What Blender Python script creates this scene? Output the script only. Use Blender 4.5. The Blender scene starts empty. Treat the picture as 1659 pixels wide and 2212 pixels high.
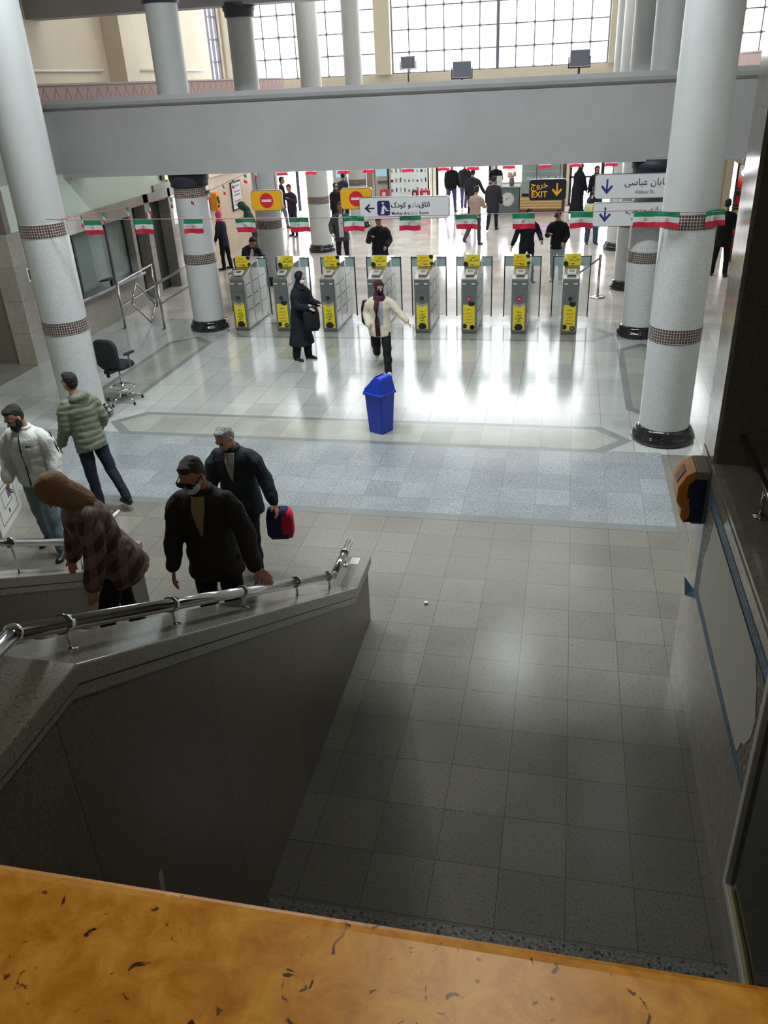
import bpy, math, random
from mathutils import Vector, Matrix
PI = math.pi
SC = bpy.context.scene
COL = SC.collection

# ------------------------------------------------------------------ camera
FPX = 1767.4
cam = bpy.data.cameras.new('camera'); CAM = bpy.data.objects.new('camera', cam); COL.objects.link(CAM)
cam.sensor_fit = 'VERTICAL'; cam.sensor_height = 32.0; cam.sensor_width = 24.0
cam.lens = FPX * 32.0 / 2212.0
cam.clip_start = 0.05; cam.clip_end = 300
_r = Vector((0.97831313, 0.20217399, -0.04504544)); _d = Vector((0.05562383, -0.46591646, -0.88307862)); _f = Vector((-0.19952294, 0.86142181, -0.46705788))
CAM.matrix_world = Matrix(((_r.x, -_d.x, -_f.x, 0), (_r.y, -_d.y, -_f.y, 0), (_r.z, -_d.z, -_f.z, 4.65), (0, 0, 0, 1)))
SC.camera = CAM

# ------------------------------------------------------------------ world, lights, exposure
vs = SC.view_settings
vs.view_transform = 'Standard'; vs.look = 'None'; vs.gamma = 1; vs.use_curve_mapping = False
vs.exposure = 0.0
SC.cycles.max_bounces = 7; SC.cycles.diffuse_bounces = 4; SC.cycles.glossy_bounces = 4; SC.cycles.transparent_max_bounces = 8
SC.cycles.sample_clamp_indirect = 6.0
SC.cycles.use_denoising = True
W = bpy.data.worlds.new('sky'); SC.world = W; W.use_nodes = True
W.node_tree.nodes['Background'].inputs[0].default_value = (0.93, 0.96, 1.0, 1)
W.node_tree.nodes['Background'].inputs[1].default_value = 4.0

def area(name, loc, size, rot, power, col=(1, 1, 1), spread=PI):
    l = bpy.data.lights.new(name, 'AREA'); l.shape = 'RECTANGLE'; l.size, l.size_y = size
    l.energy = power; l.color = col; l.spread = spread
    o = bpy.data.objects.new(name, l); COL.objects.link(o); o.location = loc; o.rotation_euler = rot
    return o
# daylight through the high window wall and the entrance doors
area('window_daylight', (-3, 35.1, 7.0), (19, 4.4), (-PI/2, 0, 0), 2600, (0.95, 0.97, 1.0))
area('door_daylight', (-10.9, 35.4, 1.4), (3.2, 2.6), (-PI/2, 0, 0), 420, (0.95, 0.97, 1.0))
area('door_daylight_middle', (-3.9, 35.4, 1.4), (2.3, 2.6), (-PI/2, 0, 0), 320, (0.95, 0.97, 1.0))
area('door_daylight_right', (1.2, 35.4, 1.4), (2.5, 2.6), (-PI/2, 0, 0), 320, (0.95, 0.97, 1.0))
# roof lights of the hall, nearer lamps and an added back fill
area('roof_light_far', (-3, 23.5, 9.1), (10, 7), (0, 0, 0), 600, (1.0, 0.98, 0.95))
area('roof_light_mid', (-2.8, 9.7, 9.0), (9, .5), (0, 0, 0), 850, (0.93, 0.98, 1.0))
area('roof_lamp_spot', (-.8, 17.3, 9.0), (.5, .5), (0, 0, 0), 60, (0.9, 1.0, 1.0))
area('roof_light_left', (-6.2, 9.3, 8.9), (0.6, .6), (0, 0, 0), 110, (0.95, 1.0, 0.97))
area('landing_lamp', (-.1, 1.36, 5.35), (.4, .5), (0, 0, 0), 10.5, (1.0, 0.88, 0.68))
area('back_fill', (-.6, -2.2, 5.6), (.8, .3), (math.radians(25), 0, 0), 15, (1.0, 0.9, 0.72))  # added fill behind the viewer, lifts the dark right wall
area('right_lamp', (2.7, 8.7, 5.6), (.3, .3), (0, 0, 0), 45, (0.97, 1.0, 0.98))
area('stair_lamp', (-4.5, 6.8, 5.6), (.2, .2), (0, 0, 0), 52, (0.97, 1.0, 0.97))

# ------------------------------------------------------------------ helpers
def lin(c):
    f = lambda v: v/12.92 if v <= .04045 else ((v+.055)/1.055)**2.4
    return tuple(f(v/255.0) for v in c[:3]) + (1,)
MATS = {}
def newmat(name):
    m = bpy.data.materials.new(name); m.use_nodes = True; nt = m.node_tree
    return m, nt, nt.nodes['Principled BSDF']
def mat(name, col, rough=.5, metal=0, noise=0, nscale=8, bump=0, bscale=60, emit=0, alpha=1, trans=0, spec=.5, col2=None, sheen=0, coat=0):
    if name in MATS: return MATS[name]
    m, nt, b = newmat(name); N = nt.nodes; L = nt.links
    b.inputs['Base Color'].default_value = lin(col)
    b.inputs['Roughness'].default_value = rough; b.inputs['Metallic'].default_value = metal
    b.inputs['Specular IOR Level'].default_value = spec
    if sheen: b.inputs['Sheen Weight'].default_value = sheen
    if coat: b.inputs['Coat Weight'].default_value = coat
    if noise or col2:
        tc = N.new('ShaderNodeTexCoord'); nz = N.new('ShaderNodeTexNoise'); nz.inputs['Scale'].default_value = nscale; nz.inputs['Detail'].default_value = 5
        L.new(tc.outputs['Object'], nz.inputs['Vector'])
        r = N.new('ShaderNodeValToRGB'); c = lin(col)
        k = noise or .3
        c2 = lin(col2) if col2 else tuple(min(1, v*(1+k)) for v in c[:3])+(1,)
        c1 = c if col2 else tuple(v*(1-k) for v in c[:3])+(1,)
        r.color_ramp.elements[0].color = c1; r.color_ramp.elements[0].position = .35
        r.color_ramp.elements[1].color = c2; r.color_ramp.elements[1].position = .65
        L.new(nz.outputs['Fac'], r.inputs[0]); L.new(r.outputs[0], b.inputs['Base Color'])
    if bump:
        tc = N.new('ShaderNodeTexCoord'); nz = N.new('ShaderNodeTexNoise'); nz.inputs['Scale'].default_value = bscale; nz.inputs['Detail'].default_value = 3
        L.new(tc.outputs['Object'], nz.inputs['Vector'])
        bp = N.new('ShaderNodeBump'); bp.inputs['Strength'].default_value = bump; bp.inputs['Distance'].default_value = .02
        L.new(nz.outputs['Fac'], bp.inputs['Height']); L.new(bp.outputs[0], b.inputs['Normal'])
    if emit: b.inputs['Emission Color'].default_value = lin(col); b.inputs['Emission Strength'].default_value = emit
    if alpha < 1: b.inputs['Alpha'].default_value = alpha
    if trans: b.inputs['Transmission Weight'].default_value = trans
    MATS[name] = m
    return m

def M_(N, op, a=None, b=None):
    n = N.new('ShaderNodeMath'); n.operation = op
    if a is not None and not hasattr(a, 'links'): n.inputs[0].default_value = a
    if b is not None and not hasattr(b, 'links'): n.inputs[1].default_value = b
    return n

def stone(name, ca, cb, cdark, scale=55, rough=.2, tile=None, grout=None, mortar=.004, dark_amt=.18, vary=.12, tscale_off=(0, 0), axes='XY', cloud=1.2):
    """speckled granite / terrazzo, optionally laid in tiles"""
    if name in MATS: return MATS[name]
    m, nt, b = newmat(name); N = nt.nodes; L = nt.links
    tc = N.new('ShaderNodeTexCoord')
    n1 = N.new('ShaderNodeTexNoise'); n1.inputs['Scale'].default_value = scale; n1.inputs['Detail'].default_value = 2; n1.inputs['Roughness'].default_value = .7
    L.new(tc.outputs['Object'], n1.inputs['Vector'])
    r1 = N.new('ShaderNodeValToRGB'); r1.color_ramp.elements[0].position = .38; r1.color_ramp.elements[1].position = .62
    r1.color_ramp.elements[0].color = lin(ca); r1.color_ramp.elements[1].color = lin(cb); L.new(n1.outputs['Fac'], r1.inputs[0])
    n2 = N.new('ShaderNodeTexVoronoi'); n2.inputs['Scale'].default_value = scale*.55; L.new(tc.outputs['Object'], n2.inputs['Vector'])
    r2 = N.new('ShaderNodeValToRGB'); r2.color_ramp.elements[0].position = dark_amt*.6; r2.color_ramp.elements[1].position = dark_amt
    r2.color_ramp.elements[0].color = (1, 1, 1, 1); r2.color_ramp.elements[1].color = (0, 0, 0, 1); L.new(n2.outputs['Distance'], r2.inputs[0])
    mx = N.new('ShaderNodeMix'); mx.data_type = 'RGBA'; L.new(r2.outputs[0], mx.inputs[0]); L.new(r1.outputs[0], mx.inputs[6]); mx.inputs[7].default_value = lin(cdark)
    n3 = N.new('ShaderNodeTexNoise'); n3.inputs['Scale'].default_value = cloud; n3.inputs['Detail'].default_value = 6; L.new(tc.outputs['Object'], n3.inputs['Vector'])
    mr = N.new('ShaderNodeMapRange'); mr.inputs['From Min'].default_value = .3; mr.inputs['From Max'].default_value = .7; mr.inputs['To Min'].default_value = 1-vary; mr.inputs['To Max'].default_value = 1+vary
    L.new(n3.outputs['Fac'], mr.inputs['Value'])
    mm = N.new('ShaderNodeMix'); mm.data_type = 'RGBA'; mm.blend_type = 'MULTIPLY'; mm.inputs[0].default_value = 1
    L.new(mx.outputs[2], mm.inputs[6]); L.new(mr.outputs[0], mm.inputs[7]); out = mm.outputs[2]
    rr = N.new('ShaderNodeMapRange'); rr.inputs['To Min'].default_value = rough*.8; rr.inputs['To Max'].default_value = rough*1.35
    L.new(n3.outputs['Fac'], rr.inputs['Value']); L.new(rr.outputs[0], b.inputs['Roughness'])
    if tile:
        sx = N.new('ShaderNodeSeparateXYZ'); L.new(tc.outputs['Object'], sx.inputs[0])
        cx = N.new('ShaderNodeCombineXYZ')
        a0 = M_(N, 'ADD', None, tscale_off[0]); a1 = M_(N, 'ADD', None, tscale_off[1])
        L.new(sx.outputs[axes[0]], a0.inputs[0]); L.new(sx.outputs[axes[1]], a1.inputs[0])
        L.new(a0.outputs[0], cx.inputs[0]); L.new(a1.outputs[0], cx.inputs[1])
        bk = N.new('ShaderNodeTexBrick'); bk.offset = 0; bk.squash = 1; L.new(cx.outputs[0], bk.inputs['Vector'])
        bk.inputs['Scale'].default_value = 1; bk.inputs['Brick Width'].default_value = tile[0]; bk.inputs['Row Height'].default_value = tile[1]
        bk.inputs['Mortar Size'].default_value = mortar; bk.inputs['Mortar Smooth'].default_value = 0; bk.inputs['Bias'].default_value = 0
        bk.inputs['Color1'].default_value = (.88, .88, .88, 1); bk.inputs['Color2'].default_value = (1.1, 1.1, 1.08, 1); bk.inputs['Mortar'].default_value = (1, 1, 1, 1)
        m2 = N.new('ShaderNodeMix'); m2.data_type = 'RGBA'; m2.blend_type = 'MULTIPLY'; m2.inputs[0].default_value = 1
        L.new(out, m2.inputs[6]); L.new(bk.outputs['Color'], m2.inputs[7])
        m3 = N.new('ShaderNodeMix'); m3.data_type = 'RGBA'; L.new(bk.outputs['Fac'], m3.inputs[0]); L.new(m2.outputs[2], m3.inputs[6]); m3.inputs[7].default_value = lin(grout)
        out = m3.outputs[2]
    L.new(out, b.inputs['Base Color'])
    MATS[name] = m
    return m

def mosaic(name, ca, cb, grout, size, mortar, rough=.25, r=.335):
    """small glazed tiles wrapped round a column standing on the object's origin"""
    if name in MATS: return MATS[name]
    m, nt, b = newmat(name); N = nt.nodes; L = nt.links
    tc = N.new('ShaderNodeTexCoord'); sx = N.new('ShaderNodeSeparateXYZ'); L.new(tc.outputs['Object'], sx.inputs[0])
    at = M_(N, 'ARCTAN2'); L.new(sx.outputs['X'], at.inputs[0]); L.new(sx.outputs['Y'], at.inputs[1])
    mu = M_(N, 'MULTIPLY', None, r); L.new(at.outputs[0], mu.inputs[0])
    cx = N.new('ShaderNodeCombineXYZ'); L.new(mu.outputs[0], cx.inputs[0]); L.new(sx.outputs['Z'], cx.inputs[1])
    bk = N.new('ShaderNodeTexBrick'); bk.offset = 0; bk.squash = 1; L.new(cx.outputs[0], bk.inputs['Vector'])
    bk.inputs['Scale'].default_value = 1; bk.inputs['Brick Width'].default_value = size; bk.inputs['Row Height'].default_value = size
    bk.inputs['Mortar Size'].default_value = mortar; bk.inputs['Mortar Smooth'].default_value = .1
    bk.inputs['Color1'].default_value = lin(ca); bk.inputs['Color2'].default_value = lin(cb); bk.inputs['Mortar'].default_value = lin(grout)
    L.new(bk.outputs['Color'], b.inputs['Base Color']); b.inputs['Roughness'].default_value = rough
    MATS[name] = m
    return m

class MB:
    def __init__(s): s.v = []; s.f = []; s.m = []; s.s = []
    def face(s, pts, m=0, sm=False):
        i = len(s.v); s.v += [tuple(p) for p in pts]; s.f.append(tuple(range(i, i+len(pts)))); s.m.append(m); s.s.append(sm)
    def box(s, x0, x1, y0, y1, z0, z1, m=0):
        i = len(s.v)
        s.v += [(x0, y0, z0), (x1, y0, z0), (x1, y1, z0), (x0, y1, z0), (x0, y0, z1), (x1, y0, z1), (x1, y1, z1), (x0, y1, z1)]
        for q in ((3, 2, 1, 0), (4, 5, 6, 7), (0, 1, 5, 4), (1, 2, 6, 5), (2, 3, 7, 6), (3, 0, 4, 7)):
            s.f.append(tuple(i+k for k in q)); s.m.append(m); s.s.append(False)
        return s
    def obox(s, c, u, v, w, m=0):
        """box from centre c and three half-extent vectors"""
        c, u, v, w = Vector(c), Vector(u), Vector(v), Vector(w); i = len(s.v)
        for a, b, d in ((-1, -1, -1), (1, -1, -1), (1, 1, -1), (-1, 1, -1), (-1, -1, 1), (1, -1, 1), (1, 1, 1), (-1, 1, 1)):
            s.v.append(tuple(c+u*a+v*b+w*d))
        for q in ((3, 2, 1, 0), (4, 5, 6, 7), (0, 1, 5, 4), (1, 2, 6, 5), (2, 3, 7, 6), (3, 0, 4, 7)):
            s.f.append(tuple(i+k for k in q)); s.m.append(m); s.s.append(False)
        return s
    def rings(s, rs, m=0, cap=True, sm=True):
        n = len(rs[0]); i0 = len(s.v)
        for r in rs: s.v += [tuple(p) for p in r]
        for k in range(len(rs)-1):
            for j in range(n):
                a = i0+k*n+j; b = i0+k*n+(j+1) % n
                s.f.append((a, b, b+n, a+n)); s.m.append(m); s.s.append(sm)
        if cap:
            s.f.append(tuple(i0+j for j in range(n))[::-1]); s.m.append(m); s.s.append(False)
            k = i0+(len(rs)-1)*n; s.f.append(tuple(k+j for j in range(n))); s.m.append(m); s.s.append(False)
        return s
    def lathe(s, prof, n=32, c=(0, 0), m=0, cap=True, sm=True):
        return s.rings([[(c[0]+r*math.cos(2*PI*j/n), c[1]+r*math.sin(2*PI*j/n), z) for j in range(n)] for r, z in prof], m, cap, sm)
    def tube(s, path, r, n=10, m=0, up=(0, 0, 1)):
        P = [Vector(p) for p in path]; R = r if isinstance(r, (list, tuple)) else [r]*len(P)
        rs = []
        for i, p in enumerate(P):
            t = (P[min(i+1, len(P)-1)]-P[max(i-1, 0)]).normalized()
            u = t.cross(Vector(up));
            if u.length < 1e-3: u = t.cross(Vector((1, 0, 0)))
            u.normalize(); w = t.cross(u)
            rs.append([p+u*(R[i]*math.cos(2*PI*j/n))+w*(R[i]*math.sin(2*PI*j/n)) for j in range(n)])
        return s.rings(rs, m)
    def cyl(s, a, b, r, n=14, m=0): return s.tube([a, b], r, n, m)
    def prism(s, pts, a, b, axis='Y', m=0):
        """polygon pts (two coords) pushed from a to b along axis"""
        def P(p, t):
            return {'X': (t, p[0], p[1]), 'Y': (p[0], t, p[1]), 'Z': (p[0], p[1], t)}[axis]
        n = len(pts); i = len(s.v)
        s.v += [P(p, a) for p in pts]+[P(p, b) for p in pts]
        s.f.append(tuple(range(i, i+n))[::-1]); s.f.append(tuple(range(i+n, i+2*n))); s.m += [m, m]; s.s += [False, False]
        for k in range(n): s.f.append((i+k, i+(k+1) % n, i+n+(k+1) % n, i+n+k)); s.m.append(m); s.s.append(False)
        return s
    def ball(s, c, r, n=12, m=0):
        c = Vector(c); r = (r, r, r) if not isinstance(r, (tuple, list)) else r
        rs = []
        for k in range(1, n):
            th = PI*k/n; rs.append([(c.x+r[0]*math.sin(th)*math.cos(2*PI*j/(2*n)), c.y+r[1]*math.sin(th)*math.sin(2*PI*j/(2*n)), c.z-r[2]*math.cos(th)) for j in range(2*n)])
        return s.rings(rs, m)
    def build(s, name, mats, parent=None, bevel=0, loc=None):
        me = bpy.data.meshes.new(name); me.from_pydata(s.v, [], s.f)
        mats = mats if isinstance(mats, (list, tuple)) else [mats]
        for k in mats: me.materials.append(k)
        me.polygons.foreach_set('material_index', s.m); me.polygons.foreach_set('use_smooth', s.s)
        me.update()
        o = bpy.data.objects.new(name, me); COL.objects.link(o)
        fix_normals(me)
        if bevel:
            bv = o.modifiers.new('bevel', 'BEVEL'); bv.width = bevel; bv.segments = 2; bv.limit_method = 'ANGLE'; bv.angle_limit = .6
        if parent is not None: o.parent = parent
        if loc: o.location = loc
        return o
import bmesh
def fix_normals(me):
    bm = bmesh.new(); bm.from_mesh(me); bmesh.ops.recalc_face_normals(bm, faces=bm.faces); bm.to_mesh(me); bm.free()
def tag(o, label=None, cat=None, group=None, kind=None):
    if label: o['label'] = label
    if cat: o['category'] = cat
    if group: o['group'] = group
    if kind: o['kind'] = kind
    return o
def thing(name, label, cat, loc=(0, 0, 0), rz=0, group=None):
    o = bpy.data.objects.new(name, None); COL.objects.link(o); o.empty_display_size = .1
    o.location = loc; o.rotation_euler = (0, 0, rz)
    return tag(o, label, cat, group)
def copy_tree(o, label=None, loc=None, rz=None, parent=None):
    c = o.copy(); COL.objects.link(c)
    if parent is not None: c.parent = parent
    for ch in list(o.children): copy_tree(ch, parent=c)
    if label: c['label'] = label
    if loc: c.location = loc
    if rz is not None: c.rotation_euler = (0, 0, rz)
    return c
def struct(o): o['kind'] = 'structure'; return o

# Arabic-script shaping: contextual glyphs laid out right to left
AR = {'ا': ('\uFE8D', '\uFE8E', None, None), 'ب': ('\uFE8F', '\uFE90', '\uFE91', '\uFE92'), 'پ': ('\uFB56', '\uFB57', '\uFB58', '\uFB59'), 'ت': ('\uFE95', '\uFE96', '\uFE97', '\uFE98'),
 'ج': ('\uFE9D', '\uFE9E', '\uFE9F', '\uFEA0'), 'خ': ('\uFEA5', '\uFEA6', '\uFEA7', '\uFEA8'), 'د': ('\uFEA9', '\uFEAA', None, None), 'ر': ('\uFEAD', '\uFEAE', None, None), 'ز': ('\uFEAF', '\uFEB0', None, None),
 'س': ('\uFEB1', '\uFEB2', '\uFEB3', '\uFEB4'), 'ع': ('\uFEC9', '\uFECA', '\uFECB', '\uFECC'), 'ف': ('\uFED1', '\uFED2', '\uFED3', '\uFED4'), 'ق': ('\uFED5', '\uFED6', '\uFED7', '\uFED8'), 'ک': ('\uFB8E', '\uFB8F', '\uFB90', '\uFB91'),
 'گ': ('\uFB92', '\uFB93', '\uFB94', '\uFB95'), 'ل': ('\uFEDD', '\uFEDE', '\uFEDF', '\uFEE0'), 'م': ('\uFEE1', '\uFEE2', '\uFEE3', '\uFEE4'), 'ن': ('\uFEE5', '\uFEE6', '\uFEE7', '\uFEE8'), 'و': ('\uFEED', '\uFEEE', None, None),
 'ه': ('\uFEE9', '\uFEEA', '\uFEEB', '\uFEEC'), 'ی': ('\uFBFC', '\uFBFD', '\uFBFE', '\uFBFF')}
def shape(s):
    out = []
    for i, c in enumerate(s):
        if c not in AR: out.append(c); continue
        p = i > 0 and s[i-1] in AR and AR[s[i-1]][2] is not None
        n = i+1 < len(s) and s[i+1] in AR and AR[c][2] is not None
        out.append(AR[c][3] if p and n else AR[c][1] if p else AR[c][2] if n else AR[c][0])
    return ''.join(out)[::-1]
def text(name, s, size, m, parent, loc, rot=(PI/2, 0, 0), align='CENTER', sx=1, bold=0):
    cu = bpy.data.curves.new(name, 'FONT'); cu.body = shape(s) if any(c in AR for c in s) else s
    cu.size = size; cu.align_x = align; cu.align_y = 'CENTER'; cu.extrude = .0012; cu.offset = bold; cu.resolution_u = 3
    t = bpy.data.objects.new(name, cu); COL.objects.link(t)
    bpy.context.view_layer.update()
    me = bpy.data.meshes.new_from_object(t.evaluated_get(bpy.context.evaluated_depsgraph_get()))
    bpy.data.objects.remove(t); me.materials.clear(); me.materials.append(m)
    o = bpy.data.objects.new(name, me); COL.objects.link(o); o.parent = parent; o.location = loc; o.rotation_euler = rot; o.scale = (sx, 1, 1)
    return o

# ------------------------------------------------------------------ materials
M_white = mat('painted_plaster', (198, 198, 196), .6, noise=.05, nscale=1.5)
M_beam = mat('beam_paint', (166, 165, 167), .7, noise=.05, nscale=1.2)
M_cream = mat('cream_wall_paint', (222, 212, 188), .7, noise=.05, nscale=1)
M_ceil = mat('ceiling_paint', (190, 188, 182), .8)
M_marble = stone('grey_marble_cladding', (152, 149, 140), (162, 159, 150), (132, 129, 121), 14, .12, tile=(.9, .62), grout=(96, 92, 86), mortar=.003, dark_amt=.08, axes='YZ')
M_wallgran = stone('brown_granite_cladding', (92, 84, 74), (112, 104, 93), (52, 48, 43), 70, .3, tile=(1.15, 3.4), grout=(46, 42, 38), mortar=.003, dark_amt=.16, axes='YZ', tscale_off=(50.3, 30))
M_capgran = stone('granite_coping', (128, 126, 116), (152, 150, 140), (80, 76, 70), 80, .14, dark_amt=.2)
M_darkgran = stone('dark_granite', (100, 95, 86), (118, 112, 102), (66, 62, 57), 60, .3, dark_amt=.2)
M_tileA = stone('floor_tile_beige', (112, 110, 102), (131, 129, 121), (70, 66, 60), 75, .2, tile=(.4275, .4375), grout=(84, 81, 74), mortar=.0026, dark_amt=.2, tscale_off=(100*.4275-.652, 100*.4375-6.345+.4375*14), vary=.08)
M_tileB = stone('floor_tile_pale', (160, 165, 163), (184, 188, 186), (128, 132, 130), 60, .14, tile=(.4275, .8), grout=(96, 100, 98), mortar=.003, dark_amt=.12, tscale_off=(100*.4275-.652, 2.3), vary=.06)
M_terr = stone('floor_terrazzo_blue', (112, 120, 125), (164, 171, 175), (84, 90, 97), 85, .17, tile=(.4275, .4375), grout=(104, 110, 110), mortar=.002, dark_amt=.3, tscale_off=(100*.4275-.652, .2), vary=.1)
M_stripe = stone('floor_stripe_grey', (114, 119, 118), (128, 133, 131), (86, 90, 88), 60, .16, dark_amt=.1)
M_band = stone('floor_band_olive', (144, 148, 140), (158, 162, 153), (120, 124, 116), 60, .15, tile=(.4275, .9), grout=(112, 112, 104), mortar=.002, dark_amt=.1, tscale_off=(100*.4275-.652, .35))
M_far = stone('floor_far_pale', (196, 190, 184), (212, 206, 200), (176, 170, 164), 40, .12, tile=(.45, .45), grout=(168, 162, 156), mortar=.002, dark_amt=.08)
M_grain = stone('floor_coarse_granite', (96, 96, 92), (146, 146, 140), (52, 50, 48), 48, .35, dark_amt=.35)
M_colwhite = mosaic('column_mosaic_white', (212, 217, 217), (203, 208, 208), (156, 162, 164), .026, .0016, .22)
M_colbrown = mosaic('column_mosaic_brown', (84, 62, 60), (66, 52, 52), (176, 168, 162), .037, .004, .25)
M_colplain = mat('column_plain_paint', (176, 180, 180), .5, noise=.04, nscale=1.5)
M_colbase = mat('black_marble', (34, 33, 38), .12, noise=.3, nscale=20, coat=.3)
M_capital = mat('dark_capital', (52, 52, 66), .5)
M_steel = mat('brushed_steel', (170, 170, 170), .28, 1, noise=.06, nscale=4)
M_chrome = mat('polished_steel', (205, 205, 205), .12, 1)
M_dsteel = mat('grey_steel_paint', (120, 122, 122), .4, .6)
M_black = mat('black_plastic', (22, 23, 26), .5)
M_glass = mat('clear_glass', (205, 225, 220), .03, alpha=.22)
M_teal = mat('teal_glass_film', (158, 184, 182), .3, alpha=.9)
M_ink = mat('black_print', (28, 28, 34), .6)
M_red = mat('red_print', (186, 42, 56), .6)
M_orange = mat('orange_print', (232, 120, 30), .6)
M_yel = mat('yellow_sticker', (224, 208, 44), .5)
M_wpaint = mat('white_print', (225, 226, 226), .5)
M_darkframe = mat('dark_metal_frame', (50, 50, 60), .45, .3)
M_bulb = mat('lamp_tube', (255, 252, 244), .5, emit=3.0)

# ------------------------------------------------------------------ floor (one mesh with its laid patterns)
FM = [M_tileA, M_tileB, M_terr, M_stripe, M_band, M_far, M_grain]
b = MB()
b.box(-14, 9, -4, 36, -.3, 0, 0)
def rect(x0, x1, y0, y1, z, m): b.face([(x0, y0, z), (x1, y0, z), (x1, y1, z), (x0, y1, z)], m)
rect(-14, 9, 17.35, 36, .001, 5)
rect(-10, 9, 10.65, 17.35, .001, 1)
rect(-10, 1.41, 8.62, 10.7, .0015, 2)
rect(-10, 1.41, 8.47, 8.62, .0015, 3)
rect(-1.66, 1.15, 2.6, 3.26, .0015, 6)
def hexband(cx0, cx1, cy0, cy1, tip, along):
    """a band with pointed ends: grey outline, olive field"""
    for g, z, m in ((0, .002, 3), (.11, .003, 4)):
        x0, x1, y0, y1 = cx0+g, cx1-g, cy0+g, cy1-g
        if along == 'X':
            xm = (y0+y1)/2; q = [(x0, y0), (x1, y0), (x1+tip-g*.6, xm), (x1, y1), (x0, y1), (x0-tip+g*.6, xm)]
        else:
            xm = (x0+x1)/2; q = [(x0, y0), (xm, y0-tip+g*.6), (x1, y0), (x1, y1), (xm, y1+tip-g*.6), (x0, y1)]
        b.face([(p[0], p[1], z) for p in q], m)
hexband(-6.57, .65, 10.62, 11.56, .42, 'X')
hexband(-6.7, .63, 15.9, 17.0, .42, 'X')
hexband(-8.0, -7.05, 12.3, 15.5, .42, 'Y')
hexband(1.04, 1.95, 12.3, 15.45, .42, 'Y')
rect(-6.5, .6, 17.0, 17.1, .0022, 3)
struct(b.build('floor', FM))
b = MB(); b.box(-40, 30, 36, 80, -.35, -.05); struct(b.build('floor_outside', mat('outside_paving', (215, 213, 208), .8)))

# ------------------------------------------------------------------ shell
b = MB(); b.box(-14, 9, -4, 35.2, 9.3, 9.5); struct(b.build('ceiling', M_ceil))
b = MB(); b.box(-14, 9, -4.2, -4, 0, 9.5); struct(b.build('wall_back', M_darkgran))
# right wall of the hall
b = MB(); b.box(8.0, 8.3, -4, 35, 0, 9.5); struct(b.build('wall_right', M_cream))
# left: lower cladding, set-back corner, upper gallery wall
b = MB()
b.box(-10.4, -10, 13.8, 14.75, 0, 2.45)          # marble pier
b.box(-10.4, -10, 14.75, 18.45, 0, .78)          # below the ticket windows
b.box(-10.4, -10, 14.75, 18.45, 2.1, 2.45)
b.box(-10.4, -10, 18.45, 18.6, 0, 2.45)
b.box(-10.4, -10, 18.6, 19.9, 2.25, 2.45)
b.box(-10.4, -10, 19.25, 19.5, 0, 2.45)
b.box(-10.4, -10, 20.6, 20.75, 0, 2.45)
b.box(-10.4, -10, 19.9, 22.9, 2.25, 2.6)
b.box(-10.4, -10, 20.75, 22.9, 0, 1.55)
struct(b.build('wall_left', M_marble))
b = MB(); b.box(-14, -10.02, 13.85, 14.0, 0, 3.2); struct(b.build('wall_front_left', M_darkgran))
b = MB(); b.box(-10.4, -10.05, 13.9, 22.9, 2.45, 3.25); struct(b.build('wall_left_upper', mat('green_lit_wall_paint', (196, 212, 196), .6)))  # green tinge of the fluorescent light is put into this wall colour
b = MB(); b.box(-10.4, -10.3, 22.9, 30, 0, 3.25); b.box(-10.35, -10.22, 22.9, 30, 2.35, 2.6); struct(b.build('wall_left_far', mat('beige_tile_wall', (214, 196, 172), .35, noise=.06, nscale=2)))
b = MB(); b.box(-13.2, -10.7, 17.9, 18.0, 0, 3.2); b.box(-12.6, -12.5, 13.9, 23, 0, 3.2); struct(b.build('wall_office', mat('office_wall_paint', (160, 160, 150), .7)))
b = MB(); b.box(-14, -10.05, 13.85, 33, 3.25, 4.35); b.box(-14, -13, 5, 13.85, 3.25, 4.35); struct(b.build('floor_gallery_left', M_beam))
b = MB(); b.box(4.6, 8, 13.0, 33, 3.25, 4.35); struct(b.build('floor_gallery_right', M_beam))
b = MB(); b.box(-14, 8, 33, 34.2, 3.25, 4.35); struct(b.build('floor_gallery_far', M_beam))
b = MB(); b.box(-13.3, -13, -4, 31.9, 4.35, 9.4); b.box(-13.3, -13, 33.2, 34.6, 4.35, 9.4); b.box(-13.3, -13, 31.9, 33.2, 4.35, 4.75)
b.box(-13.05, -12.45, 24.3, 25.1, 4.35, 9.4); b.box(-13.05, -12.6, 33.3, 34.3, 4.35, 9.4); b.box(-13.3, -13, -4, 13.85, 0, 4.35); b.box(-13.3, -13, 30, 34.6, 0, 4.35)
struct(b.build('wall_gallery_left', M_cream))
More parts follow.
